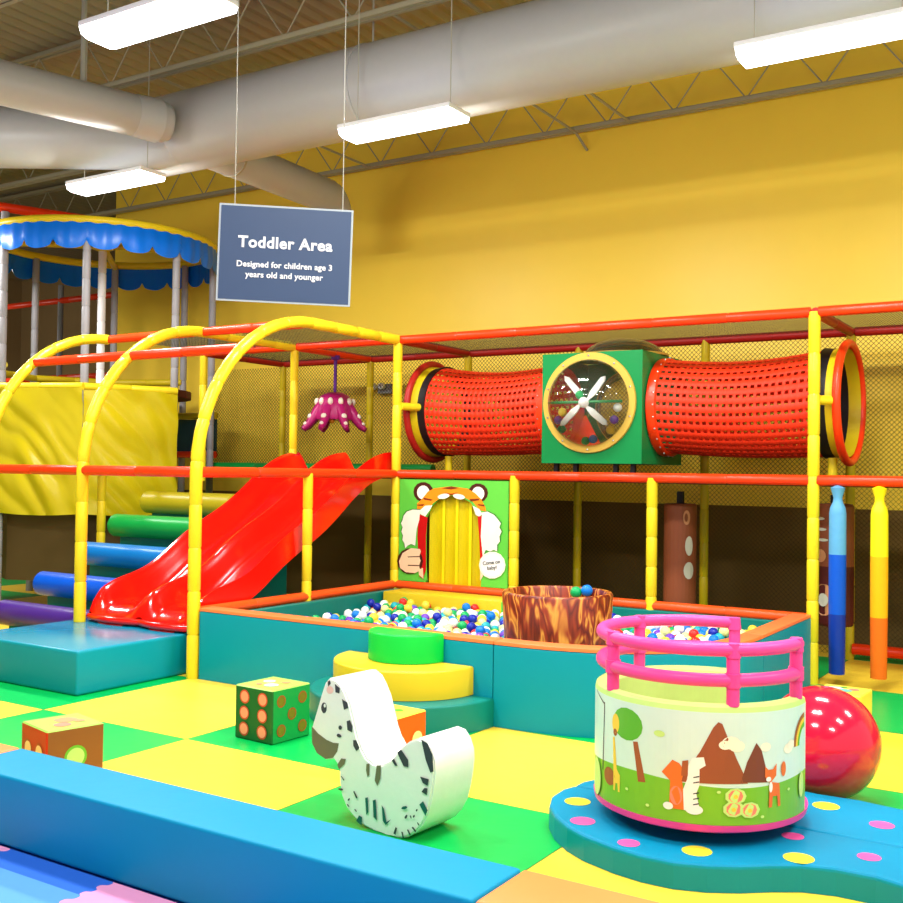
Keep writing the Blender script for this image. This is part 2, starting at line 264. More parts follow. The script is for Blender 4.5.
TD = [('dark', [(-3.248, 1.297), (-3.258, 1.259), (-3.287, 1.228), (-3.329, 1.21), (-3.376, 1.208), (-3.419, 1.224), (-3.449, 1.254), (-3.46, 1.293), (-3.451, 1.331), (-3.421, 1.363), (-3.379, 1.38), (-3.332, 1.381), (-3.289, 1.365), (-3.259, 1.335)]), ('cream', [(-3.287, 1.292), (-3.293, 1.265), (-3.311, 1.243), (-3.338, 1.231), (-3.368, 1.23), (-3.395, 1.241), (-3.414, 1.262), (-3.421, 1.289), (-3.415, 1.316), (-3.396, 1.338), (-3.37, 1.35), (-3.34, 1.351), (-3.313, 1.339), (-3.294, 1.318)]), ('dark', [(-2.69, 1.301), (-2.699, 1.265), (-2.726, 1.236), (-2.765, 1.219), (-2.81, 1.218), (-2.85, 1.232), (-2.878, 1.261), (-2.889, 1.296), (-2.879, 1.332), (-2.852, 1.362), (-2.812, 1.379), (-2.768, 1.379), (-2.728, 1.364), (-2.7, 1.336)]), ('cream', [(-2.726, 1.294), (-2.732, 1.268), (-2.749, 1.247), (-2.774, 1.235), (-2.802, 1.234), (-2.827, 1.245), (-2.845, 1.266), (-2.852, 1.291), (-2.846, 1.318), (-2.829, 1.339), (-2.804, 1.351), (-2.776, 1.351), (-2.75, 1.34), (-2.732, 1.32)]), ('orange', [(-3.418, 1.193), (-3.374, 1.224), (-3.304, 1.299), (-3.235, 1.33), (-3.062, 1.35), (-2.893, 1.333), (-2.817, 1.295), (-2.758, 1.247), (-2.716, 1.184), (-2.707, 1.142), (-2.773, 1.154), (-2.841, 1.223), (-2.942, 1.264), (-3.044, 1.276), (-3.164, 1.251), (-3.25, 1.198), (-3.302, 1.145), (-3.417, 1.142)]), ('brown', [(-3.165, 1.331), (-3.062, 1.35), (-2.977, 1.337), (-3.062, 1.321)]), ('brown', [(-3.139, 1.295), (-3.061, 1.285), (-2.985, 1.299), (-3.061, 1.272)]), ('brown', [(-3.353, 1.246), (-3.251, 1.23), (-3.268, 1.219), (-3.347, 1.227)]), ('brown', [(-2.874, 1.244), (-2.775, 1.251), (-2.778, 1.236), (-2.861, 1.223)]), ('brown', [(-3.417, 1.181), (-3.338, 1.188), (-3.352, 1.172), (-3.416, 1.173)]), ('brown', [(-2.791, 1.203), (-2.725, 1.201), (-2.721, 1.184), (-2.787, 1.193)]), ('cream', [(-3.077, 1.272), (-3.081, 1.262), (-3.096, 1.252), (-3.12, 1.243), (-3.147, 1.239), (-3.173, 1.239), (-3.191, 1.243), (-3.199, 1.251), (-3.195, 1.262), (-3.18, 1.272), (-3.157, 1.28), (-3.129, 1.285), (-3.104, 1.285), (-3.085, 1.28)]), ('cream', [(-2.919, 1.255), (-2.927, 1.247), (-2.945, 1.241), (-2.97, 1.24), (-2.997, 1.244), (-3.02, 1.251), (-3.035, 1.26), (-3.04, 1.27), (-3.032, 1.279), (-3.014, 1.284), (-2.989, 1.285), (-2.962, 1.282), (-2.939, 1.275), (-2.923, 1.265)]), ('cream', [(-3.39, 1.128), (-3.329, 1.174), (-3.253, 1.18), (-3.284, 1.131), (-3.327, 1.078), (-3.381, 1.099)]), ('cream', [(-2.84, 1.188), (-2.773, 1.161), (-2.74, 1.12), (-2.772, 1.097), (-2.806, 1.11)]), ('red', [(-3.398, 1.098), (-3.327, 1.078), (-3.301, 1.072), (-3.315, 0.903), (-3.31, 0.611), (-3.341, 0.529), (-3.38, 0.548), (-3.407, 0.899)]), ('red', [(-2.789, 1.097), (-2.74, 1.105), (-2.729, 0.929), (-2.722, 0.788), (-2.758, 0.722), (-2.77, 0.927)]), ('darkgreen', [(-3.381, 1.141), (-3.461, 1.142), (-3.531, 1.122), (-3.567, 1.084), (-3.575, 1.046), (-3.593, 1.016), (-3.574, 0.979), (-3.588, 0.942), (-3.569, 0.905), (-3.576, 0.868), (-3.553, 0.839), (-3.544, 0.795), (-3.517, 0.819), (-3.481, 0.835), (-3.429, 0.823), (-3.414, 0.978), (-3.389, 1.053)]), ('cream', [(-3.381, 1.135), (-3.461, 1.136), (-3.524, 1.116), (-3.559, 1.078), (-3.568, 1.041), (-3.585, 1.01), (-3.567, 0.974), (-3.58, 0.936), (-3.562, 0.9), (-3.568, 0.862), (-3.546, 0.834), (-3.536, 0.79), (-3.51, 0.813), (-3.474, 0.83), (-3.429, 0.817), (-3.414, 0.972), (-3.389, 1.047)]), ('darkgreen', [(-2.735, 1.14), (-2.683, 1.148), (-2.617, 1.122), (-2.576, 1.082), (-2.551, 1.054), (-2.564, 1.019), (-2.542, 0.985), (-2.563, 0.942), (-2.557, 0.9), (-2.584, 0.871), (-2.583, 0.815), (-2.613, 0.827), (-2.653, 0.811), (-2.694, 0.823), (-2.723, 0.765), (-2.745, 0.934), (-2.739, 1.076)]), ('cream', [(-2.743, 1.134), (-2.691, 1.142), (-2.625, 1.116), (-2.584, 1.076), (-2.559, 1.048), (-2.572, 1.013), (-2.55, 0.979), (-2.571, 0.936), (-2.565, 0.894), (-2.592, 0.865), (-2.591, 0.809), (-2.621, 0.821), (-2.661, 0.805), (-2.702, 0.817), (-2.731, 0.759), (-2.753, 0.928), (-2.747, 1.07)]), ('skin', [(-3.39, 0.606), (-3.342, 0.624), (-3.335, 0.529), (-3.384, 0.562)]), ('skin', [(-2.754, 0.645), (-2.725, 0.661), (-2.728, 0.59), (-2.753, 0.553)]), ('dark', [(-3.342, 0.685), (-3.354, 0.635), (-3.392, 0.593), (-3.447, 0.567), (-3.51, 0.563), (-3.566, 0.582), (-3.606, 0.62), (-3.621, 0.669), (-3.608, 0.72), (-3.57, 0.763), (-3.513, 0.788), (-3.451, 0.791), (-3.395, 0.772), (-3.356, 0.734)]), ('skin', [(-3.366, 0.769), (-3.375, 0.79), (-3.473, 0.793), (-3.563, 0.744), (-3.601, 0.671), (-3.587, 0.609), (-3.524, 0.576), (-3.425, 0.575), (-3.372, 0.6), (-3.382, 0.643), (-3.368, 0.688), (-3.383, 0.724)]), ('dark', [(-3.508, 0.717), (-3.383, 0.727), (-3.383, 0.718), (-3.504, 0.709)]), ('dark', [(-3.503, 0.644), (-3.382, 0.648), (-3.382, 0.639), (-3.503, 0.635)]), ('cream', [(-2.506, 0.699), (-2.518, 0.648), (-2.553, 0.606), (-2.605, 0.581), (-2.662, 0.577), (-2.715, 0.596), (-2.752, 0.634), (-2.766, 0.684), (-2.754, 0.735), (-2.718, 0.777), (-2.666, 0.802), (-2.608, 0.805), (-2.556, 0.786), (-2.52, 0.748)]), ('white', [(-2.525, 0.698), (-2.536, 0.655), (-2.565, 0.619), (-2.609, 0.597), (-2.658, 0.594), (-2.703, 0.61), (-2.735, 0.643), (-2.746, 0.685), (-2.736, 0.728), (-2.705, 0.764), (-2.661, 0.786), (-2.612, 0.788), (-2.568, 0.772), (-2.537, 0.739)])]
# ============================================================= THE HALL
T_ = 1.22
bm = bmesh.new()                                   # checkerboard floor of 1.22 m mats
for i in range(-9, 5):
    for j in range(-4, 3):
        u0, v0 = i*T_, j*T_
        v1 = v0+T_
        if j == -4: v0 = -5.0
        if j == 2: v1 = 6.2
        yel = (i+j) % 2 == 0
        g = .002
        fill(bm, [(u0+g, v0+g, 0), (u0+T_-g, v0+g, 0), (u0+T_-g, v1-g, 0), (u0+g, v1-g, 0)], 0 if yel else 1)
fill(bm, [(-18, -5.1, -.006), (6.1, -5.1, -.006), (6.1, 6.3, -.006), (-18, 6.3, -.006)], 2)
tl = .59
def tongues(xe, ya, yb, n, s0):
    """one interlocking edge of a puzzle mat, bottom to top"""
    out = []
    for q in range(n):
        s = -s0 if q % 2 == 0 else s0
        for f_ in (.12, .3, .5, .7, .88):
            out.append((xe+s*(1-(2*f_-1)**4), ya+(yb-ya)*(q+f_)/n))
    return out
for i in range(-14, 8):
    for j in range(0, 8):
        u0 = -1.165+i*tl; e = u0+tl; v1 = -5.225 if j == 0 else -5.365-(j-1)*tl; v0 = -5.365-j*tl
        k = 0 if i % 2 == 0 else (1 if j == 0 else 2)
        n = 4 if j == 0 else 14
        poly = [(u0, v0)]+tongues(u0, v0, v1, n, .012)+[(u0, v1), (e, v1)]+tongues(e, v0, v1, n, .012)[::-1]+[(e, v0)]
        fill(bm, [(x, y, 0) for x, y in poly], {0: 3, 1: 4, 2: 5}[k])
fill(bm, [(-18, -16, -.006), (10, -16, -.006), (10, -5.1, -.006), (-18, -5.1, -.006)], 4)
struct('floor', bm, ['floor_yellow', 'floor_green', 'far_brown', 'mat_pink', 'mat_blue', 'mat_blue_light'])
bm = bmesh.new()
fill(bm, [(-9.7, 1.85, 1.2), (7, 1.85, 1.2), (7, 1.85, 5.5), (-9.7, 1.85, 5.5)], 0)
fill(bm, [(-9.7, 1.85, -.01), (7, 1.85, -.01), (7, 1.85, 1.2), (-9.7, 1.85, 1.2)], 1)
fill(bm, [(-9.7, 1.85, -.01), (-9.7, 1.85, 5.5), (-9.7, 6.3, 5.5), (-9.7, 6.3, -.01)], 1)
fill(bm, [(-9.7, 2.1, -.01), (7, 2.1, -.01), (7, 2.1, 5.5), (-9.7, 2.1, 5.5)], 1)
struct('wall_back', bm, ['wall_yellow', 'wall_brown'])
bm = bmesh.new(); fill(bm, [(-17.9, 6.25, -.01), (-9.7, 6.25, -.01), (-9.7, 6.25, 5.5), (-17.9, 6.25, 5.5)]); struct('wall_far', bm, 'far_brown')
bm = bmesh.new(); fill(bm, [(-17.9, -16, -.4), (-17.9, 6.3, -.4), (-17.9, 6.3, 5.5), (-17.9, -16, 5.5)]); struct('wall_left', bm, 'far_brown')
bm = bmesh.new()                                   # corrugated roof deck, ribs across the joists
u = -18.0; zs = []
while u < 8:
    zs += [(u, 5.40), (u+.045, 5.44), (u+.095, 5.44), (u+.14, 5.40)]; u += .16
vs = [[bm.verts.new((a, b, z)) for a, z in zs] for b in (-16, 6.3)]
for k in range(len(zs)-1): bm.faces.new((vs[0][k], vs[0][k+1], vs[1][k+1], vs[1][k]))
struct('ceiling', bm, 'deck_tan')

# open-web roof joists running along the hall
def joist():
    t = thing('roof_joist', (0, 0, 4.87), 'placeholder', 'roof joist')
    for nm, z in (('bottom_chord', 4.87), ('top_chord', 5.34)):
        bm = bmesh.new(); box(bm, -18, 8, -.045, -.008, z-.02, z+.02); box(bm, -18, 8, .008, .045, z-.02, z+.02); box(bm, -18, 8, -.045, .045, z+.014, z+.022)
        obj(nm, bm, 'steel_cream', t)
    bm = bmesh.new(); u = -18.0; pts = []; k = 0
    while u < 8: pts.append((u, 0, 4.88 if k % 2 == 0 else 5.33)); u += .34; k += 1
    for a, b in zip(pts, pts[1:]): tube(bm, [a, b], .007, 5)
    obj('web', bm, 'steel_cream', t)
    return t
J = joist(); J.location = (0, 1.62, 4.87)
J['label'] = 'cream open-web roof joist closest to the yellow wall'
for v, lb in ((.1, 'cream open-web roof joist second out from the yellow wall'), (-1.52, 'cream open-web roof joist directly above the big white duct'),
              (-3.1, 'cream open-web roof joist in front of the big duct, above the nearest ceiling light')):
    c = copy_tree(J); c.location = (0, v, 4.87); c['label'] = lb
for o_ in [x for x in C.objects if x.name.startswith('roof_joist')]: o_['group'] = 'roof joists'
for k, (u, lb) in enumerate(((-2.7, 'slanted bracing bar tied from joist to wall, left of centre'), (-2.12, 'bracing bar crossing to the last joist, right of the slanted one that reaches the wall'),
                             (-5.2, 'bracing bar between the joists above the far left ceiling light'))):
    bm = bmesh.new(); tube(bm, [(u, -1.5, 4.86), (u, 1.62, 4.85)] + ([(u+.03, 1.83, 4.72)] if k == 0 else []), .014, 6)
    tag(obj('bracing_bar', bm, 'steel_cream'), lb, 'bracing bar', 'bracing bars')

# ducts
t = thing('air_duct', (-3, -1.32, 4.4), 'big round white air duct running across under the ceiling', 'air duct')
bm = bmesh.new(); tube(bm, [(-5.5, -1.32, 4.4), (-5.46, -1.32, 4.4), (-5.4, -1.32, 4.4), (7, -1.32, 4.4)], [.25, .31, .335, .335], 40); obj('duct_body', bm, 'duct_paint', t, smooth=True)
for u in (-3.0, .9):
    bm = bmesh.new(); tube(bm, [(u-.012, -1.32, 4.4), (u+.012, -1.32, 4.4)], .342, 40); obj('seam_band', bm, 'duct_paint', t, smooth=True)
    bm = bmesh.new(); tube(bm, [(u, -1.32, 4.73), (u, -1.32, 5.38)], .008, 5); obj('hanger', bm, 'wire', t)
t = thing('branch_duct', (-5.0, -3, 4.35), 'narrower white round duct coming from the left front and joining the big duct', 'air duct')
bm = bmesh.new(); tube(bm, [(-6.21, -6.5, 4.33), (-4.83, -1.75, 4.33), (-4.81, -1.7, 4.33)], [.165, .165, .14], 32); obj('duct_body', bm, 'duct_paint', t, smooth=True)
bm = bmesh.new(); tube(bm, [(-4.9, -2.0, 4.33), (-4.84, -1.8, 4.33)], [.167, .178], 32); obj('collar', bm, 'duct_paint', t, smooth=True)
bm = bmesh.new(); tube(bm, [(-5.02, -2.4, 4.48), (-5.02, -2.4, 5.38)], .022, 8); obj('hanger', bm, 'wire', t)
t = thing('branch_duct', (-6, -2, 4.32), 'round white duct leading left from the end of the big duct behind the narrow one', 'air duct')
bm = bmesh.new(); tube(bm, [(-4.95, -1.3, 4.33), (-11.5, -5.45, 4.33)], .265, 36); obj('duct_body', bm, 'duct_paint', t, smooth=True)
bm = bmesh.new(); tube(bm, [(-6.6, -2.345, 4.33), (-6.62, -2.357, 4.33)], .272, 36); obj('seam_band', bm, 'duct_paint', t, smooth=True)
t = thing('branch_duct', (-5.1, 0, 4.3), 'white duct with a downward elbow behind the hanging sign', 'air duct')
bm = bmesh.new()
pts = [(-5.0, -1.2, 4.33), (-5.13, .75, 4.33)] + [(-5.13-.01*k, .75+.22*math.sin(math.radians(15*k)), 4.33-.22*(1-math.cos(math.radians(15*k)))) for k in range(1, 7)] + [(-5.19, .97, 3.92)]
tube(bm, pts, .175, 28); obj('duct_body', bm, 'duct_paint', t, smooth=True)
bm = bmesh.new(); tube(bm, [(-5.03, -.75, 4.33), (-5.032, -.73, 4.33)], .182, 28); obj('seam_band', bm, 'steel_cream', t, smooth=True)

# ceiling lights: long wrap-around fixtures on thin cables
def fixture():
    t = thing('ceiling_light', (0, 0, 3.9), 'placeholder', 'ceiling light', 'fluorescent ceiling lights')
    bm = bmesh.new(); box(bm, -.48, .48, -.14, .14, 3.93, 3.965, bev=.01); obj('housing', bm, 'white', t)
    bm = bmesh.new(); prof = [(-.138, 3.93), (-.125, 3.895), (-.08, 3.878), (.08, 3.878), (.125, 3.895), (.138, 3.93)]
    a = [bm.verts.new((-.47, y, z)) for y, z in prof]; b = [bm.verts.new((.47, y, z)) for y, z in prof]
    for k in range(5): bm.faces.new((a[k], a[k+1], b[k+1], b[k]))
    bm.faces.new(a); bm.faces.new(b); obj('diffuser', bm, 'lamp', t)
    for s in (-.4, .4):
        bm = bmesh.new(); tube(bm, [(s, 0, 3.975), (s, 0, 5.38)], .004, 5); obj('cable', bm, 'wire', t)
    la = bpy.data.lights.new('tubes', 'AREA'); la.shape = 'RECTANGLE'; la.size = .92; la.size_y = .25; la.energy = 55; la.color = (1, .985, .96)
    lo = bpy.data.objects.new('tubes', la); C.objects.link(lo); lo.parent = t; lo.matrix_parent_inverse = Matrix.Translation((0, 0, -3.9)); lo.location = (0, 0, 3.868)
    lb = la.copy(); lb.energy = 55*.015; l2 = bpy.data.objects.new('up_fill', lb); C.objects.link(l2); l2.parent = t; l2.matrix_parent_inverse = Matrix.Translation((0, 0, -3.9)); l2.location = (0, 0, 3.975); l2.rotation_euler = (PI, 0, 0)  # weak upward light added to brighten the ceiling and duct
    for s in (-1, 1):                              # the wrap-around lens also glows sideways
        lc = la.copy(); lc.energy = 55*.34; lc.size_y = .05; l3 = bpy.data.objects.new('side_glow', lc); C.objects.link(l3); l3.parent = t
        l3.matrix_parent_inverse = Matrix.Translation((0, 0, -3.9)); l3.location = (0, s*.15, 3.905); l3.rotation_euler = (s*math.radians(54), 0, 0)
    return t
F0 = fixture()
spots = [(-2.43, -1.72, 'lit white ceiling light between the hanging sign and the big duct'), (.46, -1.72, 'lit white ceiling light at the right edge under the duct'),
         (-5.44, -1.72, 'lit white ceiling light above the blue-fringed canopy'), (-2.58, -3.84, 'nearest lit ceiling light, at the top left in front of the ducts'),
         (3.5, -1.75, 'ceiling light farther right out of the view'), (-8.6, -1.75, 'ceiling light far left beyond the ducts'),
         (.4, -3.97, 'ceiling light over the spinner'), (3.4, -3.97, 'ceiling light over the right of the play floor'), (-5.7, -3.97, 'ceiling light over the left of the play floor'),
         (-2.6, -6.4, 'ceiling light over the puzzle mats'), (.4, -6.4, 'ceiling light above the viewer'), (3.4, -6.4, 'ceiling light right of the viewer'), (-15, 1.6, 'added unseen ceiling light brightening the far corner play frame')]  # last entry: unseen light added to brighten the far corner
for k, (u, v, lb) in enumerate(spots):
    c = F0 if k == 0 else copy_tree(F0)
    c.location = (u, v, 3.9); c['label'] = lb

# ============================================================= PADDED FLOOR EDGE
for (a, b, m, lb) in ((-2.11, .322, 'edge_blue', 'long blue padded edge strip in the foreground'), (-9, -2.118, 'floor_orange', 'orange padded edge strip at the left, beyond the blue one'),
                      (.33, 4, 'floor_orange', 'orange padded edge strip at the bottom right, beside the blue one')):
    bm = bmesh.new(); box(bm, a, b, -5.22, -4.925, .001, .27, bev=.014, seg=3)
    tag(obj('foam_edge_pad', bm, m, smooth=True), lb, 'foam edge pad', 'padded edge strips')

# ============================================================= PLAY FRAME
PF = thing('climbing_structure', (0, 0, 0), 'toddler play frame of yellow padded posts, arches and red rails before the yellow wall', 'play structure')
TOP, MID, LOW = 2.66, 1.45, .46
def rail(a, b, m='red_pad', r=.038, nm='rail', step=.6, trim=.03):
    a, b = Vector(a), Vector(b); d = (b-a).normalized()*trim
    bm = bmesh.new(); padded(bm, [a+d, b-d], r, step); return obj(nm, bm, m, PF, smooth=True)
for u in (0, -3.66, 1.9): rail((u, 0, 0), (u, 0, TOP), 'yellow_pad', .043, 'post', .3, .0)
for u in (-4.88, -6.1): rail((u, 0, MID-.1), (u, 0, TOP), 'yellow_pad', .04, 'post', .3, .0)
for u in (-1.22, -2.44): rail((u, 0, .3), (u, 0, MID), 'yellow_pad', .043, 'half_post', .24, .0)
rail((-3.66, -1.22, .3), (-3.66, -1.22, MID), 'yellow_pad', .04, 'half_post', .3, .0)
rail((-6.14, -1.22, .3), (-6.14, -1.22, MID), 'yellow_pad_dark', .04, 'half_post', .3, .0)
for u in (1.9, 0, -1.22, -2.44, -3.66, -4.88, -6.1): rail((u, 1.22, 0), (u, 1.22, TOP), 'yellow_pad_dark', .038, 'post', .3, .0)
for u in (-3.66, -4.88, -6.1):
    pts = [(u, -2.44, 0 if u > -4 else .29 if u > -5 else .0), (u, -2.44, 1.44)] + [(u, -1.22-T_*math.cos(math.radians(a)), 1.44+T_*math.sin(math.radians(a))) for a in range(7, 91, 7)] + [(u, -1.22, TOP)] + ([(u, 0, TOP)] if u > -6 else [])
    bm = bmesh.new(); padded(bm, pts, .045, .3, 14); obj('arch_post', bm, 'yellow_pad', PF, smooth=True)
for a, b in (((-3.66, 0, TOP), (0, 0, TOP)), ((0, 0, TOP), (1.9, 0, TOP)), ((-4.88, 0, TOP), (-3.66, 0, TOP)), ((-6.1, 0, TOP), (-4.88, 0, TOP)),
             ((-3.66, 0, MID), (0, 0, MID)), ((0, 0, MID), (1.9, 0, MID)), ((-3.66, -2.44, MID), (-3.66, 0, MID)),
             ((-4.88, -2.44, MID), (-3.66, -2.44, MID)), ((-6.1, -2.44, MID), (-4.88, -2.44, MID)), ((-8.5, -2.44, MID), (-6.1, -2.44, MID)),
             ((-4.88, -1.22, TOP), (-3.66, -1.22, TOP)), ((-6.1, -1.22, TOP), (-4.88, -1.22, TOP)),
             ((-4.88, -2.004, 2.375), (-3.66, -2.004, 2.375)), ((-6.1, -2.004, 2.375), (-4.88, -2.004, 2.375)),):
    rail(a, b)
for a, b in (((-3.66, -2.44, LOW), (-3.66, 0, LOW)), ((-3.66, 0, LOW), (0, 0, LOW))): rail(a, b, 'low_red_pad')
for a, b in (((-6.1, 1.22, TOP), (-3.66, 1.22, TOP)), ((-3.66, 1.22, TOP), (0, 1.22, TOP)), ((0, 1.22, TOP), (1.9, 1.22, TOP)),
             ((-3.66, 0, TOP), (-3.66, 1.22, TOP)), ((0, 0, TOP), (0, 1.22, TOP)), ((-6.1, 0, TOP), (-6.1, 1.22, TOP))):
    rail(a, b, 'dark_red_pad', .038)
rail((-4.88, 0, TOP), (-4.88, 1.22, TOP), 'red_pad')
rail((0, 1.2, .09), (1.9, 1.2, .09), 'red_pad', .045)
for a, b in (((-6.1, -2.44, MID), (-6.1, 0, MID)),): rail(a, b, 'red_pad')
rail((-7.9, 1.22, 2.1), (-7.1, 1.22, 2.1), 'yellow_pad_dark', .04)
rail((-7.9, 1.22, 1.64), (-7.1, 1.22, 1.64), 'red_pad', .04)
bm = bmesh.new(); box(bm, -7.8, -7.16, 1.24, 1.28, 1.67, 2.06, bev=.01); obj('barrier_panel', bm, 'panel_slate', PF)
# deck behind the slide; unseen run under the tunnel added to darken below
for a, b in ((-7.3, -3.70), (-3.62, -.04), (.04, 1.86)):
    bm = bmesh.new(); box(bm, a, b, .05, 1.17, 1.405, 1.445, bev=.008); obj('deck', bm, 'deck_brown', PF)
bm = bmesh.new(); padded(bm, [(-7.2, 1.12, 1.50), (-4.0, 1.12, 1.50)], .05, .8); obj('bumper_roll', bm, 'step_green', PF, smooth=True)
# nets: crossing diagonal strands in a plane
def net(name, a0, a1, b0, b1, f, m='net_black', sp=.040, r=.0015):
    bm = bmesh.new()
    def seg(p, q): tube(bm, [f(*p), f(*q)], r, 3, caps=False)
    W, H = a1-a0, b1-b0; s = -H
    while s < W:
        x0, x1 = max(0, s), min(W, s+H)
        if x1-x0 > .02: seg((a0+x0, b0+x0-s), (a0+x1, b0+x1-s)); seg((a0+x0, b1-(x0-s)), (a0+x1, b1-(x1-s)))
        s += sp
    obj(name, bm, m, PF)
net('back_net', -7.28, 1.9, 1.45, 2.63, lambda a, b: (a, 1.235, b), r=.0023)
net('lower_net', -3.64, 1.9, .03, 1.42, lambda a, b: (a, 1.235, b))
net('roof_net', -6.08, 1.9, .03, 1.2, lambda a, b: (a, b, 2.675))
net('hood_net', -6.08, -3.68, -1.2, 0, lambda a, b: (a, b, 2.675))

# the printed crawl-through panel
t = thing('crawl_through_board', (-3.05, -.01, .5), 'green crawl-through panel printed with a tiger around a yellow curtained arch', 'play panel')
bm = bmesh.new()
pu0, pu1, pz0, pz1 = -3.61, -2.49, .50, 1.405
A = [(-3.04+(x+3.04)*1.05, z+(.014 if z > .9 else 0)) for x, z in ARCH]
left = [(pu0, pz0), (A[0][0], pz0)] + A[:8] + [(A[7][0], pz1), (pu0, pz1)]
right = [(A[14][0], pz0), (pu1, pz0), (pu1, pz1), (A[7][0], pz1)] + A[7:][:0] + [A[k] for k in range(7, 15)]
for poly in (left, right):
    for v in (-.012, .012): fill(bm, [(a, v, z) for a, z in poly])
for k in range(14):
    a, b = A[k], A[k+1]; fill(bm, [(a[0], -.012, a[1]), (b[0], -.012, b[1]), (b[0], .012, b[1]), (a[0], .012, a[1])])
obj('board', bm, 'panel_green', t)
MK = {'dark': 'dark_brown', 'cream': 'cream', 'orange': 'tiger_orange', 'brown': 'stripe_brown', 'red': 'tiger_red', 'darkgreen': 'dark_green', 'skin': 'skin', 'white': 'white'}
ml = list(MK.values()); bm = bmesh.new()
for k, (m, P_) in enumerate(TD): fill(bm, [(a, -.0135-.0003*k, z) for a, z in P_], ml.index(MK[m]))
o = obj('tiger_print', bm, ml, t, smooth='keep')
tb = text_bm('Come on\nbaby!', .045, .0)
bm = bmesh.new(); merge(bm, tb, Matrix.Translation((-2.64, -.0235, .69)) @ Matrix.Rotation(math.radians(9), 4, 'Y').inverted() @ Matrix.Rotation(PI/2, 4, 'X'))
obj('lettering', bm, 'black', t)
for k in range(4):
    a0, a1 = -3.31+.137*k, -3.31+.137*(k+1)+.012
    bm = bmesh.new()
    for q in range(7):
        s = q/7; x0 = a0+(a1-a0)*s; x1 = a0+(a1-a0)*(s+1/7.); d0 = .03+.012*math.sin(s*PI)+(k % 2)*.006; d1 = .03+.012*math.sin((s+1/7.)*PI)+(k % 2)*.006
        fill(bm, [(x0, d0, .49), (x1, d1, .49), (x1, d1, 1.28), (x0, d0, 1.28)])
    fill(bm, [(a1-.014, .027, .49), (a1+.016, .025, .49), (a1+.016, .025, 1.28), (a1-.014, .027, 1.28)], 1)
    obj('curtain_strip', bm, ['flap', 'flap_bright'], t, smooth=True)

# ============================================================= NET TUNNEL WITH BUBBLE BOX
t = thing('crawl_tunnel', (-1.8, .6, 2.03), 'red webbing crawl tunnel with a green bubble box in its middle', 'crawl tunnel')
def webbing(u0, u1, r0, r1, sag, pinch):
    bm = bmesh.new(); NA, NL = 34, 24; angs = []
    for k in range(NA): angs += [2*PI*k/NA, 2*PI*(k+.62)/NA]
    ls = []
    for k in range(NL): ls += [k/NL, (k+.4)/NL]
    ls.append(1.0); rows = []
    for s in ls:
        r = (r0+(r1-r0)*s) - pinch*math.sin(PI*s); dz = -sag*math.sin(PI*s)
        row = []
        for a in angs:
            low = max(0, -math.sin(a))
            row.append(bm.verts.new((u0+(u1-u0)*s, .6+r*math.cos(a), 2.035+dz+r*math.sin(a)*(1-.03*low))))
        rows.append(row)
    n = len(angs)
    for i in range(len(ls)-1):
        for k in range(n):
            if k % 2 == 1 and i % 2 == 1: continue
            bm.faces.new((rows[i][k], rows[i][(k+1) % n], rows[i+1][(k+1) % n], rows[i+1][k]))
    o = obj('webbing', bm, 'strap_red', t, smooth=True)
    md = o.modifiers.new('thickness', 'SOLIDIFY'); md.thickness = .006
    return o
webbing(-3.5, -2.33, .415, .395, .03, .02); webbing(-1.30, -.02, .395, .42, .035, .015)
for u0, u1 in ((-2.36, -2.27), (-1.37, -1.28)):
    bm = bmesh.new(); lathe(bm, [(.395, u0), (.408, u0+.01), (.408, u1-.01), (.395, u1), (.385, u1), (.385, u0), (.395, u0)], (0, .6, 2.035), 48, axis='X'); obj('collar', bm, 'red_pad', t, smooth=True)
    for k in range(26):
        a = 2*PI*k/26; uu = u0+.02 if u0 < -2 else u1-.02
        b2 = ball_bm(.007, 6, (uu, .6+.410*math.cos(a), 2.035+.410*math.sin(a)))
        if k == 0: bm = bmesh.new()
        merge(bm, b2)
    obj('rivets', bm, 'metal', t)
for u0, s in ((-3.66, 1), (.12, -1)):
    bm = bmesh.new(); tube(bm, arc((u0, .6, 2.04), .452, 0, 360, 48, (0, 1, 0), (0, 0, 1))[:-1], .032, 12, closed=True); obj('entry_ring', bm, 'dark_red_pad' if s > 0 else 'red_pad', t, smooth=True)
    bm = bmesh.new(); lathe(bm, [(.43, u0), (.415, u0+s*.09), (.40, u0+s*.09), (.41, u0)], (0, .6, 2.04), 48, axis='X'); obj('entry_flange', bm, 'yellow_pad_dark', t, smooth=True)
    bm = bmesh.new(); lathe(bm, [(.415, u0+s*.09), (.425, u0+s*.17), (.40, u0+s*.17), (.40, u0+s*.09)], (0, .6, 2.04), 48, axis='X'); obj('lacing_band', bm, 'black', t, smooth=True)
for (a, b) in (((-3.62, .0, 2.06), (-3.55, .2, 2.06)), ((.0, .05, 2.03), (.1, .17, 2.03))):
    bm = bmesh.new(); padded(bm, [a, b], .035, .3); obj('stay', bm, 'yellow_pad', t, smooth=True)
for u in (-3.42, .02):
    bm = bmesh.new(); padded(bm, [(u, .5, 1.41), (u, .5, 1.62)], .035, .3); obj('stay', bm, 'yellow_pad_dark', t, smooth=True)
bm = bmesh.new()                                    # green box: walls with round holes front and back
bx0, bx1, by0, by1, bz0, bz1 = -2.268, -1.372, .15, 1.05, 1.56, 2.475
cx, cz, hr = -1.835, 2.06, .36
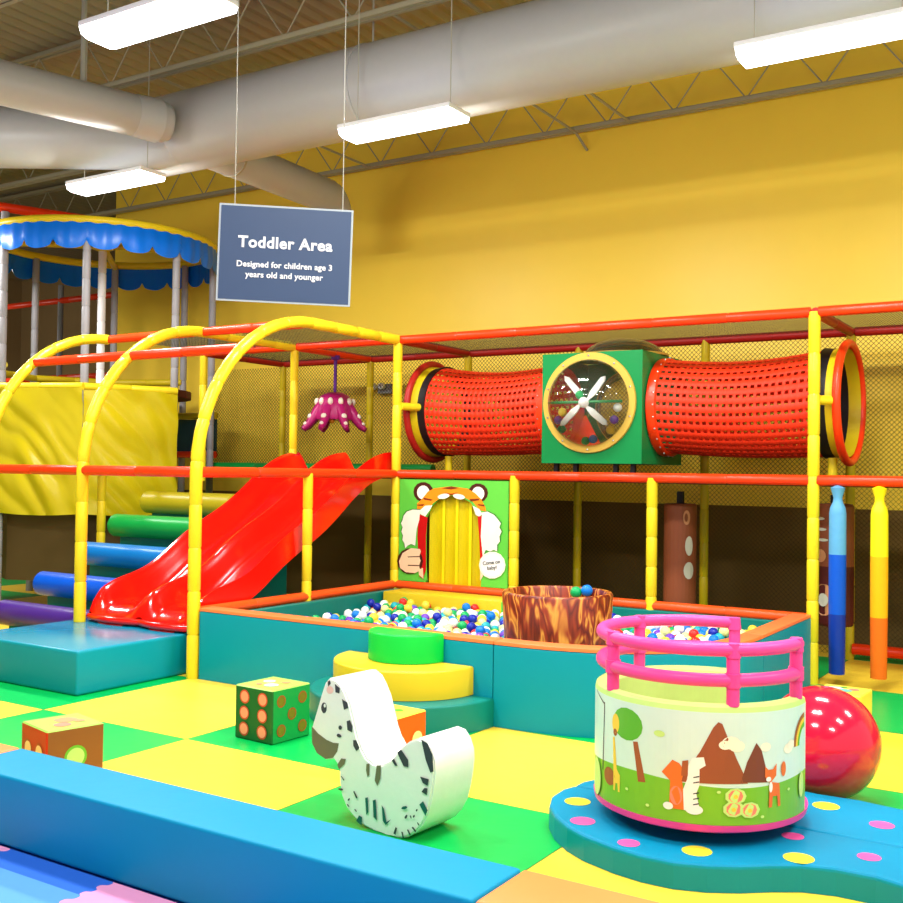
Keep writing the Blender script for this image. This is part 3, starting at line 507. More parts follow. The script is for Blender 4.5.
def holed(v):
    n = 48; ring = [(cx+hr*math.cos(2*PI*k/n), cz+hr*math.sin(2*PI*k/n)) for k in range(n)]; outer = []
    for k in range(n):
        a = 2*PI*k/n; c_, s_ = math.cos(a), math.sin(a); q = min(((bx1-cx) if c_ > 0 else (cx-bx0))/abs(c_) if abs(c_) > 1e-6 else 9, ((bz1-cz) if s_ > 0 else (cz-bz0))/abs(s_) if abs(s_) > 1e-6 else 9); outer.append((cx+q*c_, cz+q*s_))
    for k in range(n):
        j = (k+1) % n; fill(bm, [(ring[k][0], v, ring[k][1]), (ring[j][0], v, ring[j][1]), (outer[j][0], v, outer[j][1]), (outer[k][0], v, outer[k][1])])
def corners(v):
    for (x_, z_) in ((bx0, bz0), (bx1, bz0), (bx1, bz1), (bx0, bz1)):
        sx, sz = (1 if x_ < cx else -1), (1 if z_ < cz else -1); fill(bm, [(x_, v+.0005*(1 if v > .5 else -1)*-1, z_), (x_+sx*.09, v-.0005*(1 if v > .5 else -1), z_), (x_, v-.0005*(1 if v > .5 else -1), z_+sz*.09)])
holed(by0); holed(by1); corners(by0); corners(by1)
def holed2(ax, k_, rad, c0, c1, lo0, hi0, lo1, hi1):
    """a square wall of the box with a round opening; ax 0 = side wall, 2 = lid"""
    n = 48
    def P3(p, q): return (k_, p, q) if ax == 0 else (p, q, k_)
    for k in range(n):
        rows_ = []
        for j_ in (k, k+1):
            a = 2*PI*j_/n; c_, s_ = math.cos(a), math.sin(a)
            q = min(((hi0-c0) if c_ > 0 else (c0-lo0))/abs(c_) if abs(c_) > 1e-6 else 9, ((hi1-c1) if s_ > 0 else (c1-lo1))/abs(s_) if abs(s_) > 1e-6 else 9)
            rows_.append((P3(c0+rad*c_, c1+rad*s_), P3(c0+q*c_, c1+q*s_)))
        fill(bm, [rows_[0][0], rows_[1][0], rows_[1][1], rows_[0][1]])
for u in (bx0, bx1): holed2(0, u, .385, .6, 2.02, by0, by1, bz0, bz1)
holed2(2, bz1, .335, cx+.1, .62, bx0, bx1, by0, by1)
fill(bm, [(bx0, by0, bz0), (bx1, by0, bz0), (bx1, by1, bz0), (bx0, by1, bz0)])
o = obj('box_shell', bm, 'box_green', t); bmsh = bmesh.new()
for v, s, nm in ((by0, -1, 'bubble_window'), (by1, 1, 'bubble_window')):
    b = bmesh.new(); prof = [(hr*math.cos(math.radians(a)), v+s*.25*math.sin(math.radians(a))) for a in range(0, 91, 9)]
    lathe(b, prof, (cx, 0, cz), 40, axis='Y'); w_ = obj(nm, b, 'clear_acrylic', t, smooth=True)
    b = bmesh.new(); lathe(b, [(hr-.005, v+s*.004), (hr-.005, v+s*.022), (.412, v+s*.022), (.417, v+s*.004), (hr-.005, v+s*.004)], (cx, 0, cz), 48, axis='Y'); rg = obj('window_ring', b, 'gold_ring', w_)
    b = bmesh.new()
    for k in range(10): merge(b, ball_bm(.009, 6, (cx+.387*math.cos(2*PI*(k+.5)/10), v+s*.023, cz+.387*math.sin(2*PI*(k+.5)/10))))
    obj('bolts', b, 'metal', w_)
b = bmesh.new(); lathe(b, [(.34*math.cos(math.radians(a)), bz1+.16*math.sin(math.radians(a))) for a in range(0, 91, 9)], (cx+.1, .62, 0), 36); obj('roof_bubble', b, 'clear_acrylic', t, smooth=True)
b = bmesh.new(); lathe(b, [(.335, bz1+.002), (.335, bz1+.02), (.38, bz1+.02), (.38, bz1+.002), (.335, bz1+.002)], (cx+.1, .62, 0), 36); obj('window_ring', b, 'gold_ring', t)
for u in (-2.16, -1.98, -1.62, -1.47):
    b = bmesh.new(); box(b, u-.018, u+.018, .2, .24, 1.41, 1.562); obj('foot', b, 'black', t)
for s in (-1, 1):
    b = bmesh.new(); tri = [(cx-.36, .5, 1.66), (cx-.02, .5, 1.66), (cx-.2, .5, 1.98)]
    if s < 0: fill(b, tri); fill(b, [(p[0], .52, p[2]) for p in tri]); obj('inner_panel', b, 'red_pad', t)
# pinwheel inside the bubble
pw = thing('pinwheel', (cx, .0, 2.03), 'white four-bladed pinwheel inside the clear bubble window', 'pinwheel')
merge_c = ball_bm(.045, 14, (cx, .045, 2.055)); obj('hub', merge_c, 'white', pw, smooth=True)
b = bmesh.new(); tube(b, [(cx-.33, .06, 2.06), (cx+.33, .06, 2.06)], .012, 8); obj('axle', b, 'box_green', pw)
for a in (48, 128, 222, 318):
    b = bmesh.new(); a = math.radians(a); d = Vector((math.cos(a), 0, math.sin(a))); n_ = Vector((-math.sin(a), 0, math.cos(a)))
    pl = [(0, -.012), (.12, -.035), (.25, -.022), (.28, .0), (.25, .022), (.1, .018)]
    for y in (.045, .063): fill(b, [Vector((cx, y-.02*p[0], 2.055))+d*p[0]+n_*p[1] for p in pl])
    for q in range(6):
        p, r_ = pl[q], pl[(q+1) % 6]; fill(b, [Vector((cx, y-.02*c_[0], 2.055))+d*c_[0]+n_*c_[1] for c_, y in ((p, .045), (r_, .045), (r_, .063), (p, .063))])
    obj('blade', b, 'white', pw)
for (du, dz, c_, lb) in ((-.215, -.07, 'yellow', 'yellow ball at the left inside the bubble window'), (-.275, -.135, 'purple', 'purple ball at the left inside the bubble window'), (-.265, -.21, 'green', 'green ball low at the left inside the bubble window'),
                     (-.02, -.315, 'green', 'green ball at the bottom of the bubble window'), (.055, -.30, 'blue', 'blue ball at the bottom of the bubble window'), (.21, -.225, 'yellow', 'yellow ball at the lower right inside the bubble window'),
                     (.25, -.14, 'purple', 'purple ball at the right inside the bubble window'), (.28, -.04, 'white', 'white ball at the right inside the bubble window'), (-.04, .07, 'green', 'green ball at the middle of the bubble window')):
    rr_ = math.hypot(du, dz); yy = .15-.25*math.sqrt(max(0, 1-((rr_+.035)/.37)**2))*.5+.02
    tag(obj('play_ball', ball_bm(.036, 16), 'ball_'+c_+'_plastic', smooth=True, loc=(cx+du*.97, yy, cz-.01+dz*.97)), lb, 'ball', 'balls inside the bubble window')
# ============================================================= SLIDE, PLATFORM, STAIRS
t = thing('wave_slide', (-4.3, -2.3, .3), 'glossy red double-lane wave slide running down from the deck', 'slide')
RZ = [(.06, 1.645), (-.1, 1.63), (-.3, 1.565), (-.5, 1.45), (-.65, 1.34), (-.8, 1.235), (-1.0, 1.12), (-1.2, 1.03), (-1.45, .895), (-1.65, .755), (-1.8, .67), (-2.0, .615), (-2.15, .585), (-2.25, .53), (-2.32, .45), (-2.36, .36)]
def interp(T, x):
    for (a, za), (b, zb) in zip(T, T[1:]):
        if a >= x >= b: return za+(zb-za)*(a-x)/(a-b)
    return T[-1][1] if x < T[-1][0] else T[0][1]
bm = bmesh.new(); NU, NV = 44, 70; ue0, ue1, um = -4.87, -3.76, -4.30; rows = []
def smooth_rim(v):
    return sum(interp(RZ, min(.06, max(-2.36, v+d))) for d in (-.08, -.04, 0, .04, .08))/5 if -2.2 < v < 0 else interp(RZ, v)
for j in range(NV+1):
    v = .06-2.42*j/NV; rz = smooth_rim(v); row = []
    dep = .19 if v < -1.7 else .19
    if v < -2.0: dep = .19+(v+2.0)*.33
    for i in range(NU+1):
        u = ue0+(ue1-ue0)*i/NU
        if u < um: s = (u-ue0)/(um-ue0)
        else: s = (u-um)/(ue1-um)
        edge = min(s, 1-s)*.55
        h = min(1, edge/.17); h = h*h*(3-2*h)
        vv = v - (.05*math.sin(PI*s) if v < -2.0 else 0)*(-(v+2.0)/.36 if v < -2 else 0)
        row.append(bm.verts.new((u, vv, rz-dep*h+.004*math.cos(s*6))))
    rows.append(row)
for j in range(NV):
    for i in range(NU): bm.faces.new((rows[j][i], rows[j][i+1], rows[j+1][i+1], rows[j+1][i]))
for i, sgn in ((0, -1), (NU, 1)):                    # outer skirts and the underside
    low = []
    for j in range(NV+1):
        v = rows[j][i].co.y; z = rows[j][i].co.z; d = .22 if v > -1.6 else max(.02, .22+(v+1.6)*.05)
        low.append(bm.verts.new((rows[j][i].co.x+sgn*.012, v, max(.295, z-d))))
    for j in range(NV): bm.faces.new((rows[j][i], rows[j+1][i], low[j+1], low[j]))
    if i == 0: lowL = low
    else: lowR = low
for j in range(NV): bm.faces.new((lowL[j], lowL[j+1], lowR[j+1], lowR[j]))
o = obj('slide_bed', bm, 'slide_red', t, smooth=True)
for u0, u1 in ((ue0, um), (um, ue1)):
    b = bmesh.new(); pts = [(u0+(u1-u0)*k/10, -2.355-.05*math.sin(PI*k/10), .325) for k in range(11)]; tube(b, pts, .027, 10); obj('exit_lip', b, 'slide_red', t, smooth=True)
bm = bmesh.new(); box(bm, -5.02, -3.80, -3.31, -2.06, .001, .289, 0, bev=.02, seg=3)
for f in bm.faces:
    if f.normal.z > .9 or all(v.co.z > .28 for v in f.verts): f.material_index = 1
tag(obj('landing_mat', bm, ['teal', 'teal_top'], smooth=True), 'thick teal landing mat at the foot of the red slide', 'foam mat')
st = thing('padded_staircase', (-5.5, -1.4, 0), 'padded stairs with coloured foam rolls climbing left of the slide', 'stairs')
R5 = [(-2.25, .244, 'step_purple'), (-1.875, .457, 'step_blue'), (-1.43, .693, 'step_azure'), (-1.09, .935, 'step_green'), (-.71, 1.144, 'step_yellow')]
for k, (v, z, m) in enumerate(R5):
    v1 = R5[k+1][0] if k < 4 else -.06
    b = bmesh.new(); box(b, -6.08, -4.93, v+.04, v1+.06, .002, z-.005 if k else z-.02, bev=.01); bl = obj('step_block', b, 'teal_green', st)
    b = bmesh.new(); uu = [-6.12, -6.11, -6.085, -4.95, -4.925, -4.92]; rr = [.04, .085, .105, .105, .085, .04]; tube(b, [(x, v, z) for x in uu], rr, 20); obj('step_roll', b, m, bl, smooth=True)

# ============================================================= BALL PIT
bp = thing('ball_pit', (-1.8, -1.2, 0), 'large ball pit with teal padded walls and orange top edging', 'ball pit')
def wallpath(segs, off):
    return segs
def pad(name, outer, inner, z0, z1, m, par, bev=.012):
    b = bmesh.new(); prism(b, outer+inner[::-1], z0, z1, bev=bev); return obj(name, b, m, par, smooth=True)
HW = .13
def bow(r):                                          # the rounded corner of the pit, a little squarer than a circle
    out = []
    for a in range(-90, 1, 6):
        c_, s_ = abs(math.cos(math.radians(a))), abs(math.sin(math.radians(a))); out.append((-1.22+r*c_**.8, -1.22-r*s_**.8))
    return out
arcO, arcI = bow(1.22), bow(1.22-HW)
g = .0035
pieces = [([(-3.60, -2.44), (-1.22-g, -2.44)], [(-3.60, -2.44+HW), (-1.22-g, -2.44+HW)]),
          ([(-1.22+g, -2.44)]+arcO[1:-1]+[(0, -1.22-g)], [(-1.22+g, -2.44+HW)]+arcI[1:-1]+[(-HW, -1.22-g)]),
          ([(0, -1.22+g), (0, -.05)], [(-HW, -1.22+g), (-HW, -.05)])]
for k, (oo, ii) in enumerate(pieces):
    w1 = pad('wall_pad', oo, ii, .001, .475, 'teal', bp)
    pad('top_edging', [(x, y) for x, y in oo], [(x, y) for x, y in ii], .4755, .497, 'orange_pad', w1, .006)
for x0, x1, y0, y1 in ((-3.62, -3.55, -2.44, -.05), (-3.54, -.14, -.045, .035)):
    b = bmesh.new(); box(b, x0, x1, y0 if x0 > -3.6 else y0+.14, y1, .001, .43, bev=.01); obj('wall_pad', b, 'teal_green', bp)
b = bmesh.new(); prism(b, [(-3.54, -2.30), (-1.22, -2.30)]+[(-1.22+1.08*math.cos(math.radians(a)), -1.22+1.08*math.sin(math.radians(a))) for a in range(-84, 1, 6)]+[(-.14, -.06), (-3.54, -.06)], .002, .25); obj('pit_floor', b, 'teal_green', bp)
b = bmesh.new(); box(b, -3.52, -2.33, -.37, -.06, .252, .44, bev=.015)
for f in b.faces: f.material_index = 1 if f.calc_center_median().x > -2.35 else 0
tag(obj('foam_bench', b, ['bench_yellow', 'bright_green'], smooth=True), 'yellow foam bench with a green end inside the ball pit below the tiger panel', 'foam bench')
t = thing('stump_tub', (-1.25, -1.55, .25), 'round hollow tub with brown tree-bark print standing in the ball pit', 'tub')
b = bmesh.new(); prof = [(.335, .253), (.345, .4), (.362, .69), (.352, .705), (.325, .705), (.318, .69), (.30, .5), (0.001, .5)]
lathe(b, prof, (-1.25, -1.56, 0), 48); obj('tub_body', b, 'stump_print', t, smooth=True)
for (x, y, c_, lb) in ((-1.24, -1.30, 'green', 'green ball lying in the tree-stump tub'), (-1.17, -1.28, 'blue', 'blue ball lying in the tree-stump tub')):
    tag(obj('play_ball', ball_bm(.04, 16), 'ball_'+c_+'_plastic', smooth=True, loc=(x, y, .69 if c_ == 'blue' else .675)), lb, 'ball', 'balls in the stump tub')
for k, (px_, py_) in enumerate([(-1.45, -1.6), (-1.38, -1.52), (-1.3, -1.44), (-1.21, -1.38), (-1.13, -1.36), (-1.06, -1.42), (-1.32, -1.34), (-1.1, -1.5), (-1.2, -1.47)]):
    c_ = ['blue', 'yellow', 'green', 'white', 'red'][k % 5]
    pb = tag(obj('play_ball', ball_bm(.036, 14), 'ball_'+c_+'_plastic', smooth=True, loc=(px_, py_, .537 if k < 6 else .6)), 'small '+c_+' plastic ball deep inside the tree-stump tub', 'ball', 'balls deep in the stump tub')
# balls
cols = ['white']*7+['blue']*4+['navy']*3+['green']*5+['red']*3+['yellow']*4+['cream']*3+['purple']*2+['turquoise']*3
BR = .037; proto = {}
for c_ in BALLC: proto[c_] = None
P = []
yy = -2.26; row = 0
while yy < -.08:
    xx = -3.5+(.039 if row % 2 else 0)
    while xx < -.17:
        ok = True
        if xx > -1.22 and yy < -1.22 and math.hypot(xx+1.22, yy+1.22) > 1.04: ok = False
        if -3.56 < xx < -2.28 and yy > -.42: ok = False
        if yy > -1.0 and xx < -2.2: pass
        if math.hypot(xx+1.25, yy+1.56) < .395: ok = False
        if ok:
            z = .31-.05*min(1, max(0, (-2.7-xx)/.5))*min(1, max(0, (-.5-yy)/.4))+.028*noise.noise(Vector((xx*2.2, yy*2.2, 3)))+random.uniform(-.012, .03)
            P.append((xx+random.uniform(-.006, .006), yy+random.uniform(-.006, .006), z))
            if random.random() < .16: P.append((xx+.03, yy+.02, z+.045))
        xx += .078
    yy += .068; row += 1
camv = cam_ob.matrix_world.translation
def sees(p):
    p = Vector(p)+Vector((0, 0, BR*.6)); d = camv-p
    for q in range(1, 60):
        s = p+d*(q/60)
        if s.z > .72: return True
        if s.z < .498 and (s.y < -2.31 or (s.x > -1.22 and s.y < -1.22 and math.hypot(s.x+1.22, s.y+1.22) > 1.09) or s.x > -.13): return False
        if s.z < .7 and math.hypot(s.x+1.25, s.y+1.56) < .34: return False
    return True
vis = sorted([p for p in P if sees(p)], key=lambda p: (Vector(p)-camv).length)
hid = [p for p in P if not sees(p)]
# the ones seen between tub, steps and spinner count most: nearest 300
indiv, rest = vis[:300], vis[300:]+hid
for p in indiv:
    c_ = random.choice(cols)
    if proto[c_] is None:
        o = proto[c_] = obj('play_ball', ball_bm(BR, 16), 'ball_'+c_+'_plastic', smooth=True)
    else:
        o = proto[c_].copy(); C.objects.link(o)
    o.location = p; tag(o, 'small %s plastic ball lying loose in the ball pit' % c_, 'ball', 'plastic balls in the pit')
b = bmesh.new(); names = list(BALLC)
base = ball_bm(BR, 10); bv = [v.co.copy() for v in base.verts]; bf = [[v.index for v in f.verts] for f in base.faces]; base.free()
for p in rest:
    mi = names.index(random.choice(cols)); vs = [b.verts.new(v+Vector(p)) for v in bv]
    for f in bf: q = b.faces.new([vs[k] for k in f]); q.material_index = mi
tag(obj('loose_balls', b, ['ball_'+k+'_plastic' for k in names], smooth=True), 'mass of small coloured plastic balls filling the back of the ball pit', 'balls', kind='stuff')

# half-round steps
for k, (r, z0, z1, m, lb) in enumerate(((.60, .0, .168, 'teal_green', 'lowest dark teal half-round foam step against the ball pit'), (.46, .17, .338, 'bench_yellow', 'middle yellow half-round foam step against the ball pit'), (.25, .34, .51, 'bright_green', 'small green half-round foam step on top of the yellow one'))):
    n = 28; poly = [(-1.81+r*math.cos(PI+PI*q/n), -2.445+r*math.sin(PI+PI*q/n)) for q in range(n+1)]
    b = bmesh.new(); prism(b, poly, z0+.001, z1, bev=.014); tag(obj('foam_step', b, m, smooth=True), lb, 'foam step', 'half-round foam steps')

# ============================================================= CANOPY TOWER AT THE LEFT
tw = thing('canopy_tower', (-7.86, .14, 0), 'round tower of grey posts with a yellow rim and blue scalloped fringe', 'play tower')
def tp(k, r=1.22, z=0): a = math.radians(43.65-45*k); return Vector((-7.86+r*math.cos(a), .14+r*math.sin(a), z))
for k in range(8):
    b = bmesh.new(); padded(b, [tp(k, 1.22, 0), tp(k, 1.22, 3.95 if k != 3 else 4.1)], .041, .28); obj('tower_post', b, 'grey_pad', tw, smooth=True)
b = bmesh.new(); padded(b, [(-7.86, .14, 2.3), (-7.86, .14, 3.93)], .045, .28); obj('centre_post', b, 'white', tw, smooth=True)
b = bmesh.new(); tube(b, arc((-7.86, .14, 3.985), 1.235, 0, 360, 64)[:-1], .045, 10, closed=True); obj('canopy_rim', b, 'yellow_pad', tw, smooth=True)
b = bmesh.new(); lathe(b, [(.02, 4.06), (.13, 3.98), (.13, 3.94), (.02, 3.9)], (-7.86, .14, 0), 16); obj('hub_cap', b, 'yellow_pad', tw, smooth=True)
for k in range(8):
    if k % 2: continue
    b = bmesh.new(); padded(b, [(-7.86, .14, 3.97), tp(k, 1.2, 3.95)], .035, .5); obj('roof_spoke', b, 'yellow_pad', tw, smooth=True)
for k in range(8):                                   # eight fringe panels, scalloped below
    b = bmesh.new(); a0 = 43.65-45*k; N = 30; prev = None
    for q in range(N+1):
        a = math.radians(a0-45*q/N); r = 1.262+.005*math.sin(q*1.3+k); x, y = -7.86+r*math.cos(a), .14+r*math.sin(a)
        s = (q/N*3) % 1; dr = .19+.09*math.sqrt(max(0, 1-(2*s-1)**2))
        cur = [b.verts.new((x, y, 3.965)), b.verts.new((x+(.02*math.cos(a)), y+.02*math.sin(a), 3.80)), b.verts.new((x+.006*math.sin(q), y, 3.965-dr))]
        if prev: b.faces.new((prev[0], cur[0], cur[1], prev[1])); b.faces.new((prev[1], cur[1], cur[2], prev[2]))
        prev = cur
    obj('fringe', b, 'valance_blue', tw, smooth=True)
for k in (1, 2, 3):                                  # sagging vinyl guard between the front posts
    p, q = tp(k+1, 1.27), tp(k, 1.27); b = bmesh.new(); NX, NZ = 34, 40; d = (q-p); nrm = Vector((d.y, -d.x, 0)).normalized(); rws = []
    for j in range(NZ+1):
        rw = []
        for i in range(NX+1):
            s, tt = i/NX, j/NZ; z = 2.27-1.27*tt
            wv = .07*noise.noise(Vector((s*3.4-tt*3.6+k*3, tt*1.0+s*.8, 5)))+.045*math.sin((tt*1.5-s*1.4+.15*k)*9+2*math.sin(s*3))*min(1, 4*s*(1-s)+.1)*tt
            pt = p+d*s+nrm*(abs(wv)+.03*math.sin(PI*s)); rw.append(b.verts.new((pt.x, pt.y, z-.02*math.sin(PI*s)*tt)))
        rws.append(rw)
    for j in range(NZ):
        for i in range(NX): b.faces.new((rws[j][i], rws[j][i+1], rws[j+1][i+1], rws[j+1][i]))
    obj('vinyl_guard', b, 'vinyl_yellow', tw, smooth=True)
    b = bmesh.new(); p2, q2 = tp(k+1, 1.12), tp(k, 1.12); fill(b, [p2+Vector((0, 0, .3)), q2+Vector((0, 0, .3)), q2+Vector((0, 0, 1.1)), p2+Vector((0, 0, 1.1))]); obj('skirt_net', b, 'skirt_brown', tw)
    b = bmesh.new(); padded(b, [tp(k+1, 1.26, 2.29), tp(k, 1.26, 2.29)], .04, .5); obj('guard_rail', b, 'yellow_pad', tw, smooth=True)
b = bmesh.new(); lathe(b, [(.01, 2.26), (1.0, 2.26), (1.0, 2.34), (.01, 2.34)], (-7.86, .14, 0), 40); obj('tower_deck', b, 'maroon', tw)
for k in (3, 4, 5, 6):
    b = bmesh.new(); padded(b, [tp(k+1, 1.2, 2.52), tp(k, 1.2, 2.52)], .04, .5); obj('guard_rail', b, 'yellow_pad_dark', tw, smooth=True)
b = bmesh.new(); padded(b, [(-8.4, -2.3, 4.15), (-7.944, -1.16, 4.15), (-7.696, -.535, 4.15), (-7.3, .46, 4.15)], .05, .6); obj('top_rail', b, 'red_pad', tw, smooth=True)

# another play frame in the dark corner beyond
fr = thing('far_play_frame', (-12.5, 3.2, 0), 'dim play frame with red rails in the dark corner beyond the tower', 'play structure')
for u in (-15, -12.6, -10.6):
    b = bmesh.new(); padded(b, [(u, 3.2, 0), (u, 3.2, 4.4)], .045, .5); obj('post', b, 'grey_pad', fr, smooth=True)
for z in (2.9, 4.15): b = bmesh.new(); padded(b, [(-15, 3.2, z), (-10.6, 3.2, z)], .05, .8); obj('rail', b, 'red_pad', fr, smooth=True)
b = bmesh.new(); box(b, -15, -10.6, 3.3, 5.2, 2.4, 2.52); obj('deck', b, 'maroon', fr)
b = bmesh.new(); box(b, -15, -10.6, 3.28, 3.34, 2.55, 2.95); obj('barrier_panel', b, 'step_green', fr)

# ============================================================= HANGING THINGS
# sign
sg = thing('hanging_sign', (-1.435, -4.06, 2.48), 'dark blue Toddler Area sign hanging on two thin white lines', 'sign')
SM = Matrix.Translation((-1.435, -4.06, 2.477)) @ Matrix.Rotation(math.radians(32.4+5), 4, 'Z') @ Matrix.Rotation(math.radians(1.3), 4, 'Y') @ Matrix.Rotation(PI/2, 4, 'X')
b = bmesh.new(); b2 = bmesh.new(); box(b2, -.31, .31, -.227, .227, -.004, .003, bev=0); merge(b, b2, SM); bd = obj('sign_border', b, 'sign_edge', sg)
b = bmesh.new(); b2 = bmesh.new(); box(b2, -.301, .301, -.218, .218, -.005, .005); merge(b, b2, SM); obj('sign_face', b, 'sign_blue', sg)
for txt, s, yy_, bo in (('Toddler Area', .073, .05, .0021), ('Designed for children age 3', .0385, -.052, .0008), ('years old and younger', .0385, -.1, .0008)):
    tbm = text_bm(txt, s, bo, spacing=1.08 if s > .05 else 1.03); b = bmesh.new(); merge(b, tbm, SM @ Matrix.Translation((0, yy_, .0062))); obj('lettering', b, 'white', sg)
for s in (-.24, .26):
    b = bmesh.new(); a = SM @ Vector((s, .225, 0)); tube(b, [a, (a.x, a.y, 5.38)], .0024, 5); obj('hanging_line', b, 'wire', sg)

# octopus mobile
oc = thing('octopus_toy', (-4.88, .63, 2.1), 'magenta octopus toy with white spots hanging from a purple strap', 'hanging toy')
b = bmesh.new(); lathe(b, [(.006, 2.27), (.08, 2.262), (.14, 2.232), (.178, 2.18), (.2, 2.11), (.225, 2.03), (.215, 1.985), (.01, 1.99)], (-4.88, .63, 0), 28); hb = b
hb_ = hb
for k in range(8):
    a = 2*PI*k/8+.25; d = Vector((math.cos(a), math.sin(a), 0)); c0 = Vector((-4.88, .63, 0))
    L_ = [c0+d*.13+Vector((0, 0, 2.13)), c0+d*.18+Vector((0, 0, 2.07)), c0+d*.235+Vector((0, 0, 1.99)), c0+d*.29+Vector((0, 0, 1.92)), c0+d*.34+Vector((0, 0, 1.885))]
    b = bmesh.new(); tube(b, L_, [.06, .06, .048, .036, .022], 10); e = ball_bm(1, 10)
    for f in e.faces: f.material_index = 1
    merge(b, e, Matrix.Translation(L_[2]+d*.024+Vector((0, 0, .022))) @ Matrix.Diagonal((.031, .031, .031, 1)))
    e = ball_bm(1, 10)
    for f in e.faces: f.material_index = 1
    merge(b, e, Matrix.Translation(L_[3]+d*.02+Vector((0, 0, .018))) @ Matrix.Diagonal((.023, .023, .023, 1))); obj('tentacle', b, ['octo', 'cream'], oc, smooth=True)
b = hb
for k in range(11):
    a = 2*PI*k/11; e = ball_bm(1, 10)
    for f in e.faces: f.material_index = 1
    merge(b, e, Matrix.Translation((-4.88+.182*math.cos(a), .63+.182*math.sin(a), 2.165)) @ Matrix.Diagonal((.028, .028, .04, 1)))
obj('head', b, ['octo', 'cream'], oc, smooth=True)
b = bmesh.new(); merge(b, ball_bm(.03, 10, (-4.81, .50, 1.97))); obj('beak', b, 'gold', oc, smooth=True)
b = bmesh.new(); box(b, -4.895, -4.865, .622, .638, 2.26, 2.63); lathe(b, [(.045, 2.60), (.045, 2.64)], (-4.88, .63, 0), 8); obj('strap', b, 'strap_purple', oc)

# fabric tubes and bags
for (u, cs, lb) in ((.17, ('tube_sky', 'tube_blue', 'tube_navy'), 'hanging fabric tube in three blues at the right post'), (.448, ('tube_yellow', 'tube_amber', 'tube_orange'), 'hanging fabric tube in yellow, amber and orange at the right edge')):
    t = thing('hanging_tube', (u, .0, .1), lb, 'hanging toy', 'hanging fabric tubes')
    zz = [(1.42, .012), (1.40, .05), (1.37, .042), (1.33, .03), (1.30, .034), (1.26, .052), (1.22, .058), (.93, .059)]
    for z_, m in (((zz), cs[0]), ([(.93, .059), (.80, .0592), (.51, .058)], cs[1]), ([(.51, .058), (.3, .056), (.09, .054), (.085, .0)], cs[2])):
        b = bmesh.new(); pts = [Vector((u, -.005+.0, z)) for z, r in z_]; tube(b, pts, [max(r, .002) for z, r in z_], 20); obj('fabric_section', b, m, t, smooth=True)
def onbag(b, c, r, az, z, rx, rz, mi, n=14, e=.004):
    vs = []
    for k in range(n):
        a = az+rx/r*math.cos(2*PI*k/n); vs.append((c[0]+(r+e)*math.cos(a), c[1]+(r+e)*math.sin(a), z+rz*math.sin(2*PI*k/n)))
    fill(b, vs, mi)
t = thing('punching_bag', (-1.21, .6, .1), 'brown hanging bag with two pale half-moon marks behind the net bay', 'punching bag', 'hanging bags')
b = bmesh.new(); c_ = (-1.21, .6); lathe(b, [(.01, .12), (.12, .12), (.133, .14), (.133, 1.22), (.125, 1.24), (.01, 1.245)], (c_[0], c_[1], 0), 28)
for z, rx, rz in ((.90, .035, .08), (.70, .045, .07)): onbag(b, c_, .133, math.radians(-38), z, rx, rz, 1)
onbag(b, c_, .133, math.radians(-48), 1.13, .03, .06, 2); onbag(b, c_, .135, math.radians(-50), 1.13, .014, .035, 0)
obj('bag_body', b, ['bag_brown', 'bag_print', 'bag_tan'], t, smooth='keep')
b = bmesh.new(); box(b, -1.235, -1.185, .58, .62, 1.24, 1.34); obj('hanging_strap', b, 'black', t)
t = thing('punching_bag', (.02, .6, .1), 'maroon and brown hanging bag printed with a beige disc, behind the blue tube', 'punching bag', 'hanging bags')
b = bmesh.new(); c_ = (.02, .6); lathe(b, [(.01, .35), (.13, .35), (.138, .37), (.138, .80)], (c_[0], c_[1], 0), 28, mi=1); lathe(b, [(.138, .80), (.138, 1.25), (.125, 1.27), (.01, 1.28)], (c_[0], c_[1], 0), 28)
onbag(b, c_, .138, math.radians(-112), .55, .1, .12, 2, e=.004); onbag(b, c_, .138, math.radians(-112), .55, .04, .05, 3, e=.012); onbag(b, c_, .138, math.radians(-125), .88, .05, .05, 2)
for q in range(3): onbag(b, c_, .138, math.radians(-118-6*q), 1.0+.08*q, .05, .012, 3)
obj('bag_body', b, ['bag_brown', 'bag_maroon', 'bag_tan', 'bag_print'], t, smooth='keep')
b = bmesh.new(); box(b, -.01, .05, .57, .63, 1.27, 1.34); obj('hanging_strap', b, 'black', t)
b = bmesh.new(); tube(b, [(.0, .6, .36), (.01, .58, .25), (-.01, .6, .1)], .015, 8); obj('tail_cord', b, 'bag_maroon', t)

# emergency light on the wall
t = thing('emergency_light', (-5.13, 1.84, 2.38), 'small grey twin-head emergency light on the yellow wall', 'emergency light')
b = bmesh.new(); box(b, -5.19, -5.0, 1.77, 1.848, 2.34, 2.45, bev=.01); obj('case', b, 'grey_pad', t)
for u in (-5.21, -5.1): b = bmesh.new(); lathe(b, [(.01, 1.70), (.035, 1.70), (.04, 1.74), (.02, 1.78)], (u, 0, 2.42), 12, axis='Y'); obj('lamp_head', b, 'white', t)

